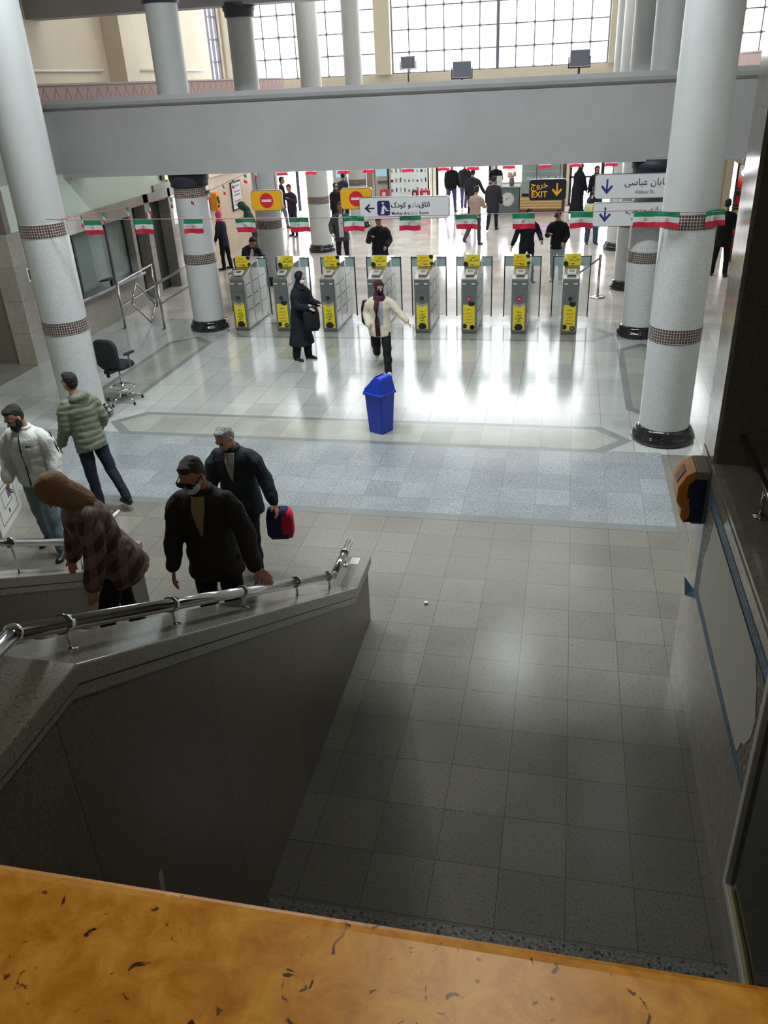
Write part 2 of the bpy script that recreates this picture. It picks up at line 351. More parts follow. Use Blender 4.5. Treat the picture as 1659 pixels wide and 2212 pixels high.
# far wall with door openings below and the window wall above
b = MB()
for x0, x1, z0, z1 in ((-13.3, -12.7, 0, 4.8), (-12.7, -9.2, 2.7, 4.8), (-9.2, -5.1, 0, 4.8), (-5.1, -3.0, 2.7, 4.8), (-3.0, -2.88, 0, 4.8), (-2.88, -1.75, 0, .9), (-2.88, -1.75, 2.4, 4.8), (-1.75, -.02, 0, 4.8), (-.02, 2.4, 2.6, 4.8), (2.4, 8.2, 0, 4.8)):
    b.box(x0, x1, 34.3, 34.6, z0, z1)
for x0, x1 in ((-7.35, -6.76), (1.1, 1.5), (4.4, 4.9)): b.box(x0, x1, 34.05, 34.6, 4.8, 9.4)
b.box(-13.3, 8.2, 34.3, 34.6, 9.0, 9.4)
struct(b.build('wall_far', M_cream))
M_mull = mat('window_bar_grey', (120, 118, 132), .5)
def grid_window(name, x0, x1, nx, zs, thick=()):
    b = MB(); dx = (x1-x0)/nx
    for i in range(nx+1):
        w = .055 if i in (0, nx) or i in thick else .018
        b.box(x0+i*dx-w, x0+i*dx+w, 34.33, 34.4, 4.8, 9.0)
    for z in zs: b.box(x0, x1, 34.34, 34.39, z-.018, z+.018)
    for i in range(nx+1):
        for z in zs: b.box(x0+i*dx-.04, x0+i*dx+.04, 34.32, 34.41, z-.045, z+.045)
    o = struct(b.build(name, M_mull))
    b = MB(); b.box(x0, x1, 34.35, 34.36, 4.8, 9.0); b.build('pane', M_glass, o)
ZS = [4.82, 5.5, 6.22, 6.94, 7.66, 8.38, 8.98]
grid_window('window_1', -13.0, -7.35, 9, ZS)
grid_window('window_2', -6.76, 1.1, 12, ZS, (6,))
grid_window('window_3', 1.5, 4.4, 4, ZS); grid_window('window_4', 4.9, 7.95, 5, ZS)
b = MB()
for y in (31.95, 32.35, 32.75, 33.17): b.box(-13.2, -13.1, y-.025, y+.025, 4.75, 9.3)
for z in ZS: b.box(-13.19, -13.11, 31.9, 33.2, z-.02, z+.02)
struct(b.build('window_5', M_mull))
# gallery parapet with a zigzag pattern on a red ground
m, nt, bs = newmat('zigzag_parapet'); N = nt.nodes; L = nt.links
tc = N.new('ShaderNodeTexCoord'); sx = N.new('ShaderNodeSeparateXYZ'); L.new(tc.outputs['Object'], sx.inputs[0])
sm = M_(N, 'ADD'); L.new(sx.outputs['X'], sm.inputs[0]); L.new(sx.outputs['Y'], sm.inputs[1])
pp = M_(N, 'PINGPONG', None, .22); L.new(sm.outputs[0], pp.inputs[0])
zz = M_(N, 'SUBTRACT', None, 4.42); L.new(sx.outputs['Z'], zz.inputs[0])
zs = M_(N, 'MULTIPLY', None, .6); L.new(zz.outputs[0], zs.inputs[0])
df = M_(N, 'SUBTRACT'); L.new(pp.outputs[0], df.inputs[0]); L.new(zs.outputs[0], df.inputs[1])
ab = M_(N, 'ABSOLUTE'); L.new(df.outputs[0], ab.inputs[0]); lt = M_(N, 'LESS_THAN', None, .018); L.new(ab.outputs[0], lt.inputs[0])
mx = N.new('ShaderNodeMix'); mx.data_type = 'RGBA'; mx.inputs[6].default_value = lin((158, 128, 122)); mx.inputs[7].default_value = lin((110, 86, 84))
L.new(lt.outputs[0], mx.inputs[0]); L.new(mx.outputs[2], bs.inputs['Base Color']); bs.inputs['Roughness'].default_value = .7
M_zig = m
def parapet(name, label, x0, x1, y0, y1):
    t = thing(name, label, 'parapet')
    b = MB(); b.box(x0, x1, y0, y1, 4.35, 4.84); b.build('panel', M_zig, t)
    b = MB(); b.box(x0-.04, x1+.04, y0, y1, 4.84, 4.88); b.build('rail', mat('parapet_rail', (150, 128, 122), .6), t)
parapet('gallery_parapet', 'reddish zigzag-patterned parapet along the upper left gallery', -10.7, -10.6, 14.0, 32.9)
parapet('gallery_parapet', 'reddish zigzag-patterned parapet at the upper right behind the big column', 4.7, 4.8, 14.0, 32.9)
b = MB(); b.cyl((-12.9, 14, 5.22), (-12.9, 23.9, 5.22), .03); b.cyl((-12.9, 25.2, 5.22), (-12.9, 31, 5.22), .03)
tag(b.build('wall_conduit', mat('white_pipe', (228, 226, 218), .5)), 'white pipe running along the cream upper left wall', 'pipe')

# main beams
b = MB()
b.prism([(16.2, 3.24), (16.2, 4.4), (16.12, 4.44), (16.1, 4.5), (16.14, 4.58), (16.9, 4.58), (16.9, 3.24)], -13, 7.9, 'X')
b.box(-13, 7.9, 16.14, 16.96, 3.17, 3.25)
tag(b.build('crossing_beam', M_beam), 'wide pale grey beam crossing the hall above the ticket gates', 'beam')
b = MB(); b.box(-13, 7.9, 20.7, 21.3, 6.3, 7.6); tag(b.build('crossing_beam', M_beam), 'upper pale beam along the top left edge behind the gallery columns', 'beam')
b = MB(); b.box(-13, 7.9, 16.3, 16.8, 6.4, 7.6); tag(b.build('crossing_beam', M_beam), 'upper beam resting on the dark capitals above the grey main beam', 'beam')

# ------------------------------------------------------------------ columns
def column(label, x, y, top, bands, cap=False, z0=0, capz=2.92, r=.335, plain=None, rtop=None):
    t = thing('column', label, 'column', (x, y, z0), 0, 'round hall columns')
    if z0 == 0:
        b = MB(); b.lathe([(.41, 0), (.43, .05), (.41, .11), (.375, .13), (.385, .165), (.36, .2), (r, .22)], 40); b.build('base', M_colbase, t)
    split = plain if plain is not None else top
    if split > 0:
        b = MB(); b.lathe([(r, .15 if z0 == 0 else 0), (r, split)], 48, cap=False); b.build('shaft', M_colwhite if z0 == 0 else M_colplain, t)
    if split < top:
        b = MB(); b.lathe([(r, split), (rtop or r, top)], 48, cap=False); b.build('plain_shaft', M_colplain, t)
    for z, h in bands:
        b = MB(); b.lathe([(r+.004, z), (r+.004, z+h)], 48, cap=False); b.build('mosaic_band', M_colbrown, t)
    if cap:
        b = MB(); b.lathe([(r, capz-z0-.02), (r+.04, capz-z0), (r+.045, capz-z0+.1), (r+.07, capz-z0+.13), (r+.075, capz-z0+.28)], 40); b.build('capital', M_capital, t)
    return t
column('tall white column standing at the front left behind the walking man in olive', -7.5, 11.25, 9.3, [(1.43, .19), (2.85, .18)], plain=3.05, rtop=.33)
column('tall white column standing at the front right with a flag wrapped around it', 1.48, 11.25, 9.3, [(1.43, .19), (2.86, .18)], plain=3.05, rtop=.29)
column('white column between the steel barriers and the first ticket gate', -7.54, 16.6, 3.2, [(1.41, .2), (2.72, .2)], cap=True)
column('white column just behind the large front right column', 1.48, 16.5, 3.2, [(1.41, .2), (2.72, .2)], cap=True)
column('white column behind the sitting boy at the first gate', -7.5, 21.0, 3.2, [(1.41, .2)], cap=True)
column('white column second behind the front right column, beside the barrier post', 1.48, 20.5, 3.2, [(1.41, .2)], cap=True)
column('cream-lit column beside the man in the grey suit jacket', -7.45, 25.5, 3.2, [(1.41, .2)], cap=True)
column('farthest right column behind the woman carrying bags', 1.47, 25.4, 3.2, [(1.41, .2)], cap=True)
column('farthest left column behind the second no-entry sign', -7.3, 30.0, 3.2, [(1.41, .2)], cap=True)
for (x, y, lb, cap) in ((-7.55, 16.5, 'smooth upper column rising from the left end of the grey beam', 1), (-7.7, 21.0, 'upper column with dark capital, second from the left above the grey beam', 1), (-7.4, 25.5, 'smooth upper column third from the left against the windows', 0), (-7.23, 30, 'smooth upper column fourth from the left against the windows', 0),
                        (1.55, 16.6, 'broad shaded upper column directly left of the front right column', 0), (1.45, 21, 'pale upper column left of the broad shaded one', 0), (1.45, 25.5, 'narrow cream upper column near the right end of the windows', 0), (1.45, 30, 'narrowest cream upper column at the right end of the windows', 0)):
    column(lb, x, y, 6.3-4.35 if cap else 5.0, [], cap=bool(cap), z0=4.35, capz=6.08, r=.3)

# ------------------------------------------------------------------ stairs and their walls (left foreground)
b = MB()
n = 13; prof = [(5.86, 0)]
for i in range(n):
    y = 5.86-i*.29; prof += [(y, (i+1)*.163), (y-.29, (i+1)*.163)]
prof += [(-1.0, n*.163), (-1.0, 0)]
b.prism(prof, -3.96, -2.06, 'X'); o = b.build('staircase', M_wallgran); tag(o, 'granite stair flight rising towards the viewer between the two stone walls', 'stairs')
def stairwall(label, x0, x1, rail_x, rail_end=True):
    t = thing('stair_wall', label, 'wall', (0, 0, 0))
    t.location = ((x0+x1)/2, 6.2, 0); ox, oy = (x0+x1)/2, 6.2
    P = lambda pts: [(y-oy, z) for y, z in pts]
    b = MB(); b.prism(P([(6.36, 0), (6.36, .62), (5.84, .62), (2.03, 2.77), (-.6, 2.77), (-.6, 0)]), x0-ox, x1-ox, 'X')
    b.build('body', M_wallgran, t)
    b = MB()
    b.prism(P([(6.4, .62), (6.4, .7), (5.86, .7), (2.05, 2.85), (-.6, 2.85), (-.6, 2.77), (2.03, 2.77), (5.84, .62)]), x0-.03-ox, x1+.03-ox, 'X')
    b.prism(P([(6.38, .57), (6.38, .62), (5.83, .62), (2.02, 2.77), (-.6, 2.77), (-.6, 2.72), (2.0, 2.72), (5.81, .57)]), x0-.015-ox, x1+.015-ox, 'X')
    b.build('coping', M_capgran, t, bevel=.008)
    return t
stairwall('brown granite stair wall with a pale coping in the centre foreground', -2.02, -1.66, -1.83)
stairwall('granite stair wall at the far left behind the plaid-jacketed person', -4.36, -4.0, -4.2)
def handrail(label, x, z_off=.135):
    t = thing('handrail', label, 'handrail', (x, 6.0, 0))
    y0 = 6.0
    P = [(0, 6.42, .7+z_off), (0, 5.83, .7+z_off), (0, 2.02, 2.85+z_off), (0, -.5, 2.85+z_off)]
    P = [Vector((a, y-y0, z)) for a, y, z in P]
    b = MB()
    for i in range(3): b.cyl(P[i], P[i+1], .032, 20)
    for p in P[1:3]: b.ball(p, .037, 8)
    b.build('rail', M_chrome, t)
    b = MB()
    for k, d in ((1, .10), (2, .02), (2, -.1)):
        pass
    for i, fr in ((0, .35), (1, .04), (1, .25), (1, .5), (1, .72), (1, .93), (2, .12), (2, .5)):
        c = P[i].lerp(P[i+1], fr); dr = (P[i+1]-P[i]).normalized()
        m = MB(); m.cyl(c-dr*.02, c+dr*.02, .041, 20); m.cyl(c, c-Vector((0, 0, z_off+.0)), .009, 10)
        m.lathe([(.035, c.z-z_off-.003), (.035, c.z-z_off+.006), (.012, c.z-z_off+.014)], 16, (c.x, c.y)); m.build('bracket', M_chrome, t)
    return t
handrail('polished steel handrail on the coping of the central stair wall', -1.83)
handrail('polished steel handrail on the far left stair wall, crossing the bearded man\'s shoes', -4.18, .3)

# ------------------------------------------------------------------ right wall with its ledge, dark wall, poster frame
M_rwall = stone('right_wall_stone', (150, 144, 132), (168, 162, 150), (120, 114, 104), 14, .1, tile=(1.3, 1.1), grout=(100, 94, 86), mortar=.002, dark_amt=.06, axes='YZ', vary=.1)
b = MB(); b.box(1.15, 1.6, -4, 5.88, 0, 1.97); b.box(1.15, 1.2, -4, 5.88, 2.0, 2.03); b.box(1.17, 1.6, -4, 5.88, 1.97, 2.0)
b.box(1.15, 4.6, 5.88, 6.33, 0, 2.0); struct(b.build('wall_right_near', M_rwall))
b = MB(); b.box(1.15, 1.175, 5.88, 6.33, 2.03, 9.3); struct(b.build('trim_1', M_rwall))
b = MB(); b.box(1.175, 4.6, 5.87, 6.32, 2.03, 9.3); struct(b.build('wall_dark_right', M_darkgran))
b = MB(); b.box(1.2, 4.6, -4, 5.87, 1.9, 2.03); struct(b.build('floor_ledge', M_capgran))
b = MB(); b.box(4.6, 4.9, 6.2, 13, 0, 9.3); struct(b.build('wall_right_side', M_marble))
t = thing('handrail', 'short steel handrail standing on the ledge at the right edge', 'handrail', (1.33, 5.0, 2.03))
b = MB(); b.cyl((0, .86, .22), (0, -1.6, .22), .026, 18); b.build('rail', M_chrome, t)
for y in (.05, -1.2):
    b = MB(); b.cyl((0, y, 0), (0, y, .22), .014, 12); b.lathe([(.045, 0), (.045, .012), (.014, .02)], 16, (0, y)); b.build('bracket', M_chrome, t)
t = thing('wall_poster', 'white poster sheet with a blue patterned border and brown ornate corners on the right wall', 'poster', (1.15, 4.5, 1.4))
M_blueb = mat('blue_border_print', (44, 84, 112), .5, col2=(104, 140, 168), nscale=28)
M_orn = mat('ornate_brown_print', (66, 48, 34), .5, col2=(170, 160, 140), nscale=30)
b = MB(); b.face([(-.003, 1.33, -.45), (-.003, 1.33, .47), (-.003, -1.3, .47), (-.003, -1.3, -.42)]); b.build('border', M_blueb, t)
b = MB(); b.face([(-.006, 1.22, -.33), (-.006, 1.22, .37), (-.006, -1.2, .37), (-.006, -1.2, -.33)]); b.build('ornament', M_orn, t)
pts = [(.96, .37), (1.0, .2), (1.12, -.05), (1.1, -.33), (-.58, -.33), (-.62, -.3), (-.66, -.2), (-.72, -.16), (-.8, -.04), (-.82, .1), (-.72, .26), (-.6, .37)]
b = MB(); b.face([(-.009, y, z) for y, z in pts]); b.build('blank_sheet', mat('poster_white', (206, 206, 196), .6), t)
b = MB(); b.face([(-.004, 1.33, -.45), (-.004, 1.2, -.45), (-.05, 1.4, -.56), (-.06, 1.47, -.42)]); b.build('loose_corner', mat('loose_blue', (40, 78, 110), .5), t)
t = thing('poster_showcase', 'white-edged display case at the lower right of the wall', 'display case', (1.15, 3.0, .45))
b = MB(); b.box(-.06, 0, -4, .49, 0, .06); b.box(-.06, 0, .43, .49, .06, 1.55); b.build('frame', mat('white_frame_paint', (206, 206, 200), .4), t, bevel=.006)
b = MB(); b.box(-.03, -.015, -4, .43, .06, 1.55); b.build('glass_panel', mat('dark_glass', (20, 20, 22), .08), t)
b = MB(); b.tube([(-.045, .36, .09), (-.045, 0, .1), (-.045, -.5, .085), (-.045, -2, .09)], .01); b.build('cable', mat('yellowed_cable', (170, 160, 90), .6), t)

# alms box
t = thing('alms_box', 'orange and dark blue alms box mounted on the right wall above the poster', 'donation box', (1.15, 6.0, 1.55))
M_al = mat('alms_orange', (224, 140, 36), .4); M_alb = mat('alms_navy', (26, 34, 74), .4)
b = MB(); b.box(-.1, 0, -.16, .16, -.02, .42); b.build('wall_plate', mat('alms_plate', (140, 130, 112), .5), t, bevel=.01)
pr = [(-.1, 0), (-.15, -.02), (-.18, .03), (-.18, .1), (-.22, .16), (-.22, .28), (-.17, .38), (-.11, .42), (-.1, .42)]
b = MB(); b.prism(pr, -.15, .15, 'Y'); b.build('body', M_al, t, bevel=.006)
pr = [(-.02, .0), (-.14, .0), (-.14, .12), (-.17, .19), (-.15, .3), (-.1, .36), (-.02, .36)]
b = MB(); b.prism(pr, -.165, -.15, 'Y'); b.build('navy_side', M_alb, t)
hand = [(-.135, .02), (-.165, .02), (-.175, .1), (-.19, .2), (-.178, .27), (-.15, .3), (-.155, .25), (-.148, .19), (-.135, .21), (-.132, .16), (-.12, .11), (-.118, .05)]
b = MB(); b.prism(hand, -.172, -.164, 'Y'); b.build('hand_shape', mat('alms_hand', (206, 122, 34), .4), t)
b = MB(); b.obox((-.197, 0, .335), (.026, 0, .05), (0, .06, 0), (-.003, 0, .0015)); b.build('coin_window', mat('alms_window', (134, 108, 92), .3), t)

# yellow marble parapet in front of the viewer
m, nt, bs = newmat('yellow_marble'); N = nt.nodes; L = nt.links
tc = N.new('ShaderNodeTexCoord')
n1 = N.new('ShaderNodeTexNoise'); n1.inputs['Scale'].default_value = 24; n1.inputs['Detail'].default_value = 9; n1.inputs['Roughness'].default_value = .68; n1.inputs['Distortion'].default_value = .5; L.new(tc.outputs['Object'], n1.inputs['Vector'])
r = N.new('ShaderNodeValToRGB'); r.color_ramp.elements[0].position = .3; r.color_ramp.elements[0].color = lin((184, 114, 26)); r.color_ramp.elements[1].position = .72; r.color_ramp.elements[1].color = lin((234, 178, 74)); L.new(n1.outputs['Fac'], r.inputs[0])
n2 = N.new('ShaderNodeTexNoise'); n2.inputs['Scale'].default_value = 34; n2.inputs['Detail'].default_value = 3; n2.inputs['Distortion'].default_value = 1.8; L.new(tc.outputs['Object'], n2.inputs['Vector'])
r2 = N.new('ShaderNodeValToRGB'); r2.color_ramp.elements[0].position = .655; r2.color_ramp.elements[0].color = (0, 0, 0, 1); r2.color_ramp.elements[1].position = .7; r2.color_ramp.elements[1].color = (1, 1, 1, 1); L.new(n2.outputs['Fac'], r2.inputs[0])
mx = N.new('ShaderNodeMix'); mx.data_type = 'RGBA'; L.new(r2.outputs[0], mx.inputs[0]); L.new(r.outputs[0], mx.inputs[6]); mx.inputs[7].default_value = lin((70, 44, 26))
n3 = N.new('ShaderNodeTexNoise'); n3.inputs['Scale'].default_value = 60; n3.inputs['Detail'].default_value = 3; L.new(tc.outputs['Object'], n3.inputs['Vector'])
r3 = N.new('ShaderNodeValToRGB'); r3.color_ramp.elements[0].position = .7; r3.color_ramp.elements[0].color = (0, 0, 0, 1); r3.color_ramp.elements[1].position = .74; r3.color_ramp.elements[1].color = (1, 1, 1, 1); L.new(n3.outputs['Fac'], r3.inputs[0])
mx2 = N.new('ShaderNodeMix'); mx2.data_type = 'RGBA'; L.new(r3.outputs[0], mx2.inputs[0]); L.new(mx.outputs[2], mx2.inputs[6]); mx2.inputs[7].default_value = lin((110, 74, 40))
L.new(mx2.outputs[2], bs.inputs['Base Color']); bs.inputs['Roughness'].default_value = .34; bs.inputs['Specular IOR Level'].default_value = .4; bs.inputs['Coat Weight'].default_value = .0; bs.inputs['Coat Roughness'].default_value = .08
M_yellow = m
t = thing('parapet', 'yellow veined marble parapet top across the bottom of the view', 'parapet', (-.2, .3, 3.0))
b = MB(); pr = []
for k in range(9):
    a = -PI/2+PI*k/8; pr.append((.169+.02*math.cos(a), .93+.02*math.sin(a)))
b.prism([(-.35, .91)]+pr+[(-.35, .95)], -2.0, 1.34, 'X'); o = b.build('marble_top', M_yellow, t)
for p in o.data.polygons: p.use_smooth = len(p.vertices) == 4 and abs(p.normal.z) < .95
b = MB(); b.box(-1.44, 1.33, -.1, .1, 0, .91); b.build('wall', M_wallgran, t)
b = MB(); b.box(-1.64, 1.15, -4, .3, 2.75, 3.0); struct(b.build('floor_landing', M_capgran))
b = MB(); b.box(-3.6, 4.6, -4, 8.2, 5.8, 6.2); b.box(-14, -3.6, -4, 5.6, 5.8, 6.2); struct(b.build('ceiling_shade_slab', M_ceil))  # slab out of view, its edges shaped to shade the near floor
b = MB(); b.face([(-1.395, 1.83, 1.98), (-1.39, 1.88, 2.02), (-1.352, 1.84, 1.98)]); b.v = []; b.f = []; b.m = []; b.s = []; b.prism([(-1.62, 0), (-1.44, 0), (-1.43, 1.6), (-1.41, 1.97), (-1.60, 1.6)], 1.9, 1.93, 'Y')
tag(b.build('pointed_board', mat('pale_board', (190, 190, 176), .6)), 'pale pointed board whose tip shows just behind the yellow parapet', 'board')

# ------------------------------------------------------------------ ticket gates
def art(parent, kind, x0, x1, z0, z1, y, board=False):
    """yellow advert with black print, on plane Y=y facing -Y"""
    b = MB(); b.box(x0, x1, y-.004, y, z0, z1); st = b.build('sticker', M_yel, parent)
    cx = (x0+x1)/2; w = x1-x0; h = z1-z0; yy = y-.006
    def blob(px, pz, r, m=M_ink, sq=1, nn=9):
        b = MB(); pts = [(px+r*math.cos(2*PI*k/nn+.3), pz+r*sq*math.sin(2*PI*k/nn+.3)) for k in range(nn)]
        b.prism([(max(x0, min(x1, p)), max(z0, min(z1, q))) for p, q in pts], yy-.002, yy+.001, 'Y', 0); return b.build('print', m, st)
    if not board:
        lines = (['ارزان', 'تاکسی', 'بگیر'], M_ink) if kind == 'A' else (['سفرهای', 'تلفنی', 'و اینترنتی'], M_orange)
        text('lettering', 'Maxim', .035, M_ink, st, (cx, yy, z0+h*.72))
        for k, s in enumerate(lines[0]): text('lettering', s, .055 if kind == 'A' else .045, lines[1], st, (cx, yy, z0+h*(.6-.115*k)), bold=.001)
        b = MB(); b.box(cx-w*.28, cx+w*.28, yy-.002, yy, z0+h*.235, z0+h*.25); b.build('print', M_ink, st)
        if kind == 'A':
            blob(cx, z0+h*.1, w*.38, M_ink, .8); b = MB(); b.prism([(x0, z1-.0), (x0, z1+.05), (cx, z1-.01), (x1, z1+.05), (x1, z1), (cx, z1-.05)], yy-.002, yy, 'Y'); b.build('print', mat('pale_grey_print', (150, 154, 156), .5), st)
        else:
            blob(x0+w*.12, z0+h*.12, w*.22, M_ink); blob(x0+w*.78, z0+h*.08, w*.22, M_ink); blob(x0+w*.78, z0+h*.08, w*.14, M_wpaint); blob(x0+w*.72, z0+h*.93, w*.3, M_ink, .8)
    else:
        lines = (['ارزان', 'تاکسی بگیر'], M_ink) if kind == 'A' else (['Maxim', 'سفرهای تلفنی', 'و اینترنتی'], M_orange)
        for k, s in enumerate(lines[0]): text('lettering', s, .045, lines[1], st, (cx+w*(.1 if kind == 'A' else -.12), yy, z0+h*(.75-.26*k)), bold=.0008)
        b = MB(); b.box(cx-w*.1, cx+w*.14, yy-.002, yy, z0+h*.1, z0+h*.15); b.build('print', M_ink, st)
        if kind == 'A': blob(x0+w*.12, z0+h*.12, w*.17, M_ink); blob(x0+w*.08, z0+h*.8, w*.13, M_wpaint)
        else: blob(x1-w*.12, z0+h*.85, w*.14, M_ink); blob(x1-w*.1, z0+h*.2, w*.11, M_ink)
def gate(kind, lit):
    t = thing('ticket_gate', '', 'ticket gate', (0, 0, 0), 0, 'row of ticket gates')
    b = MB()
    prof = [(0, .05), (0, 1.1), (.1, 1.13), (.34, 1.2), (.62, 1.31), (1.36, 1.31), (1.38, 1.26), (1.38, .05)]
    b.prism(prof, -.155, .155, 'X'); b.build('body', M_steel, t, bevel=.012)
    b = MB(); b.box(-.15, .15, .02, 1.36, 0, .05); b.build('plinth', M_dsteel, t)
    b = MB()
    for s in (-1, 1):
        for y0, y1 in ((.08, .44), (.47, .88), (.92, 1.33)):
            b.box(s*.157-.002, s*.157+.002, y0, y1, .12, 1.02)
    o = b.build('side_panel', mat('panel_steel', (184, 186, 186), .3, .9), t)
    b = MB()
    for s in (-1, 1):
        for y in (.12, .26, .52, .68, .98, 1.14):
            for z in (.95, .68, .41): b.box(s*.161-.002, s*.161+.002, y, y+.1, z, z+.018)
    b.build('vent_slots', M_black, t)
    b = MB(); b.box(-.14, .14, -.006, 0, .86, 1.06); b.box(-.12, .12, -.012, -.004, .6, .84); b.build('front_plate', mat('gate_front_grey', (126, 132, 132), .35, .6), t)
    b = MB(); b.box(-.13, -.06, -.014, 0, 1.0, 1.02); b.box(.05, .12, -.014, 0, 1.0, 1.02); b.build('front_slot', M_wpaint, t)
    art(t, kind, -.115, .115, .1, .6 if kind == 'A' else .66, -.006)
    b = MB(); b.rings([[(.042*math.cos(2*PI*k/20), y, .72+.042*math.sin(2*PI*k/20)) for k in range(20)] for y in (-.02, -.008)]); ind = b.build('indicator', M_black, t)
    b = MB()
    for a in (PI/4, -PI/4):
        u = Vector((math.cos(a), 0, math.sin(a)))*.03; w = Vector((-math.sin(a), 0, math.cos(a)))*.009; b.obox((0, -.023, .72), u, w, (0, .003, 0))
    b.build('cross_light', mat('red_light', (255, 20, 70), .4, emit=4) if lit else mat('unlit_cross', (96, 60, 66), .5), ind)
    b = MB(); b.obox((0, .2, 1.19), (.085, 0, 0), (0, .085, .024), (0, -.005, .02)); rd = b.build('card_reader', mat('reader_case', (206, 206, 200), .4), t, bevel=.005)
    b = MB(); b.obox((0, .196, 1.212), (.055, 0, 0), (0, .045, .0127), (0, -.0005, .002)); b.build('screen', mat('reader_screen', (74, 80, 88), .2), rd)
    art(t, 'B' if kind == 'A' else 'A', -.165, .165, 1.26, 1.475, .5, board=True)
    b = MB(); b.box(-.165, .165, .502, .512, 1.25, 1.475); b.cyl((-.12, .52, 1.25), (-.12, .52, 1.3), .012); b.cyl((.12, .52, 1.25), (.12, .52, 1.3), .012); b.build('sign_board', M_dsteel, t)
    for s in (-1, 1):
        b = MB(); b.box(s*.15, s*.355, .945, .955, .14, 1.34) if s > 0 else b.box(-.355, -.15, .945, .955, .14, 1.34); w = b.build('glass_wing', M_glass, t)
        b = MB(); b.box(min(s*.355, s*.375), max(s*.355, s*.375), .93, .97, .12, 1.36); b.box(min(s*.15, s*.37), max(s*.15, s*.37), .943, .957, 1.335, 1.352); b.build('edge_strip', M_darkframe, w)
        b = MB(); b.box(min(s*.17, s*.355), max(s*.17, s*.355), .938, .944, 1.16, 1.335); b.build('film', M_teal, w)
    return t
GX = [-6.70, -5.75, -4.74, -3.74, -2.78, -1.83, -.84, .14]
GL = ['first ticket gate on the left with a yellow advert, beside the white column', 'second ticket gate from the left, behind the woman in the long black coat', 'third ticket gate from the left with a pale card reader on top', 'fourth ticket gate, hidden behind the woman in the cream jacket', 'fifth ticket gate with an unlit sign, just right of the woman in the cream jacket',
      'sixth ticket gate from the left showing a red cross above orange lettering', 'seventh ticket gate from the left showing a red cross above black lettering', 'last ticket gate on the right, nearest the belt barrier post']
protos = {}
for i, (x, lb) in enumerate(zip(GX, GL)):
    kind = 'A' if i % 2 == 0 else 'B'; lit = i in (5, 6); key = (kind, lit)
    if key in protos: g = copy_tree(protos[key], label=lb, loc=(x, 16.35, 0))
    else: g = gate(kind, lit); g.location = (x, 16.35, 0); g['label'] = lb; protos[key] = g

# ------------------------------------------------------------------ hanging signs
def rrect(w, h, r, n=5):
    pts = []
    for cx, cz, a0 in ((w/2-r, h/2-r, 0), (-w/2+r, h/2-r, PI/2), (-w/2+r, -h/2+r, PI), (w/2-r, -h/2+r, 1.5*PI)):
        for k in range(n+1): a = a0+PI/2*k/n; pts.append((cx+r*math.cos(a), cz+r*math.sin(a)))
    return pts
def sign(label, cx, cz, w, h, m, y=16.4, hang=True, r=.05, cat='sign'):
    t = thing('hanging_sign', label, cat, (cx, y, cz))
    b = MB(); b.prism(rrect(w+.02, h+.02, r+.01), .003, .09, 'Y'); b.build('casing', M_dsteel, t)
    b = MB(); b.prism(rrect(w, h, r), 0, .012, 'Y'); b.build('face', m, t)
    if hang:
        b = MB()
        for s in (-.32, .32): b.cyl((s*w, .045, h/2), (s*w, .045, 3.18-cz), .006, 6)
        b.build('hanging_wire', M_darkframe, t)
    return t
def flat(t, name, pts, m, y=-.004):
    b = MB(); b.prism(pts, y, .0, 'Y'); return b.build(name, m, t)
def arrow(t, cx, cz, s, d, m):
    """d = 'down' or 'left'"""
    P = [(-.12, 1), (.12, 1), (.12, -.35), (.62, .2), (.82, -.02), (0, -1), (-.82, -.02), (-.62, .2), (-.12, -.35)]
    if d == 'left': P = [(z, -x) for x, z in P]
    flat(t, 'arrow', [(cx+x*s, cz+z*s) for x, z in P], m)
M_syel = mat('sign_yellow', (236, 176, 28), .4); M_sred = mat('sign_red', (206, 40, 60), .4); M_swh = mat('sign_white', (214, 216, 220), .45); M_sdk = mat('sign_navy_black', (34, 34, 46), .4)
M_sblue = mat('sign_blue', (44, 50, 124), .4); M_sor = mat('sign_orange', (244, 178, 36), .4); M_grey = mat('faded_print', (150, 152, 158), .5)
for cx, lb in ((-5.9, 'yellow no-entry sign hanging on the left, above the first gates'), (-4.06, 'yellow no-entry sign partly covered by the mother and baby room sign')):
    t = sign(lb, cx, 2.615, .62, .37, M_syel, 16.5)
    flat(t, 'red_disc', [(.14*math.cos(2*PI*k/32), .14*math.sin(2*PI*k/32)) for k in range(32)], M_sred)
    flat(t, 'white_bar', [(-.1, -.022), (.1, -.022), (.1, .022), (-.1, .022)], mat('sign_bar', (236, 214, 214), .4), -.007)
t = sign('long grey sign with a left arrow reading Mother & baby\'s Room', -3.09, 2.45, 1.74, .385, M_swh, 16.36)
arrow(t, -.68, 0, .1, 'left', M_sdk)
pic = flat(t, 'pictogram', [(x-.4, z) for x, z in rrect(.25, .27, .04)], mat('sign_navy', (40, 44, 92), .4))
b = MB(); b.prism([(-.43, .02), (-.40, .06), (-.33, -.02), (-.36, -.03), (-.39, 0), (-.39, -.11), (-.46, -.11), (-.44, -.05)], -.009, -.005, 'Y'); b.prism([(-.41+.022*math.cos(k*PI/6), .09+.022*math.sin(k*PI/6)) for k in range(12)], -.009, -.005, 'Y'); b.box(-.36, -.29, -.009, -.005, -.05, -.035); b.build('figure', M_swh, pic)
text('lettering', 'اتاق', .132, M_sdk, t, (.4, -.003, .05), bold=.002); text('lettering', 'مادر', .132, M_grey, t, (.2, -.003, .05), bold=.002); text('lettering', 'و کودک', .132, M_sdk, t, (-.06, -.003, .05), bold=.002)
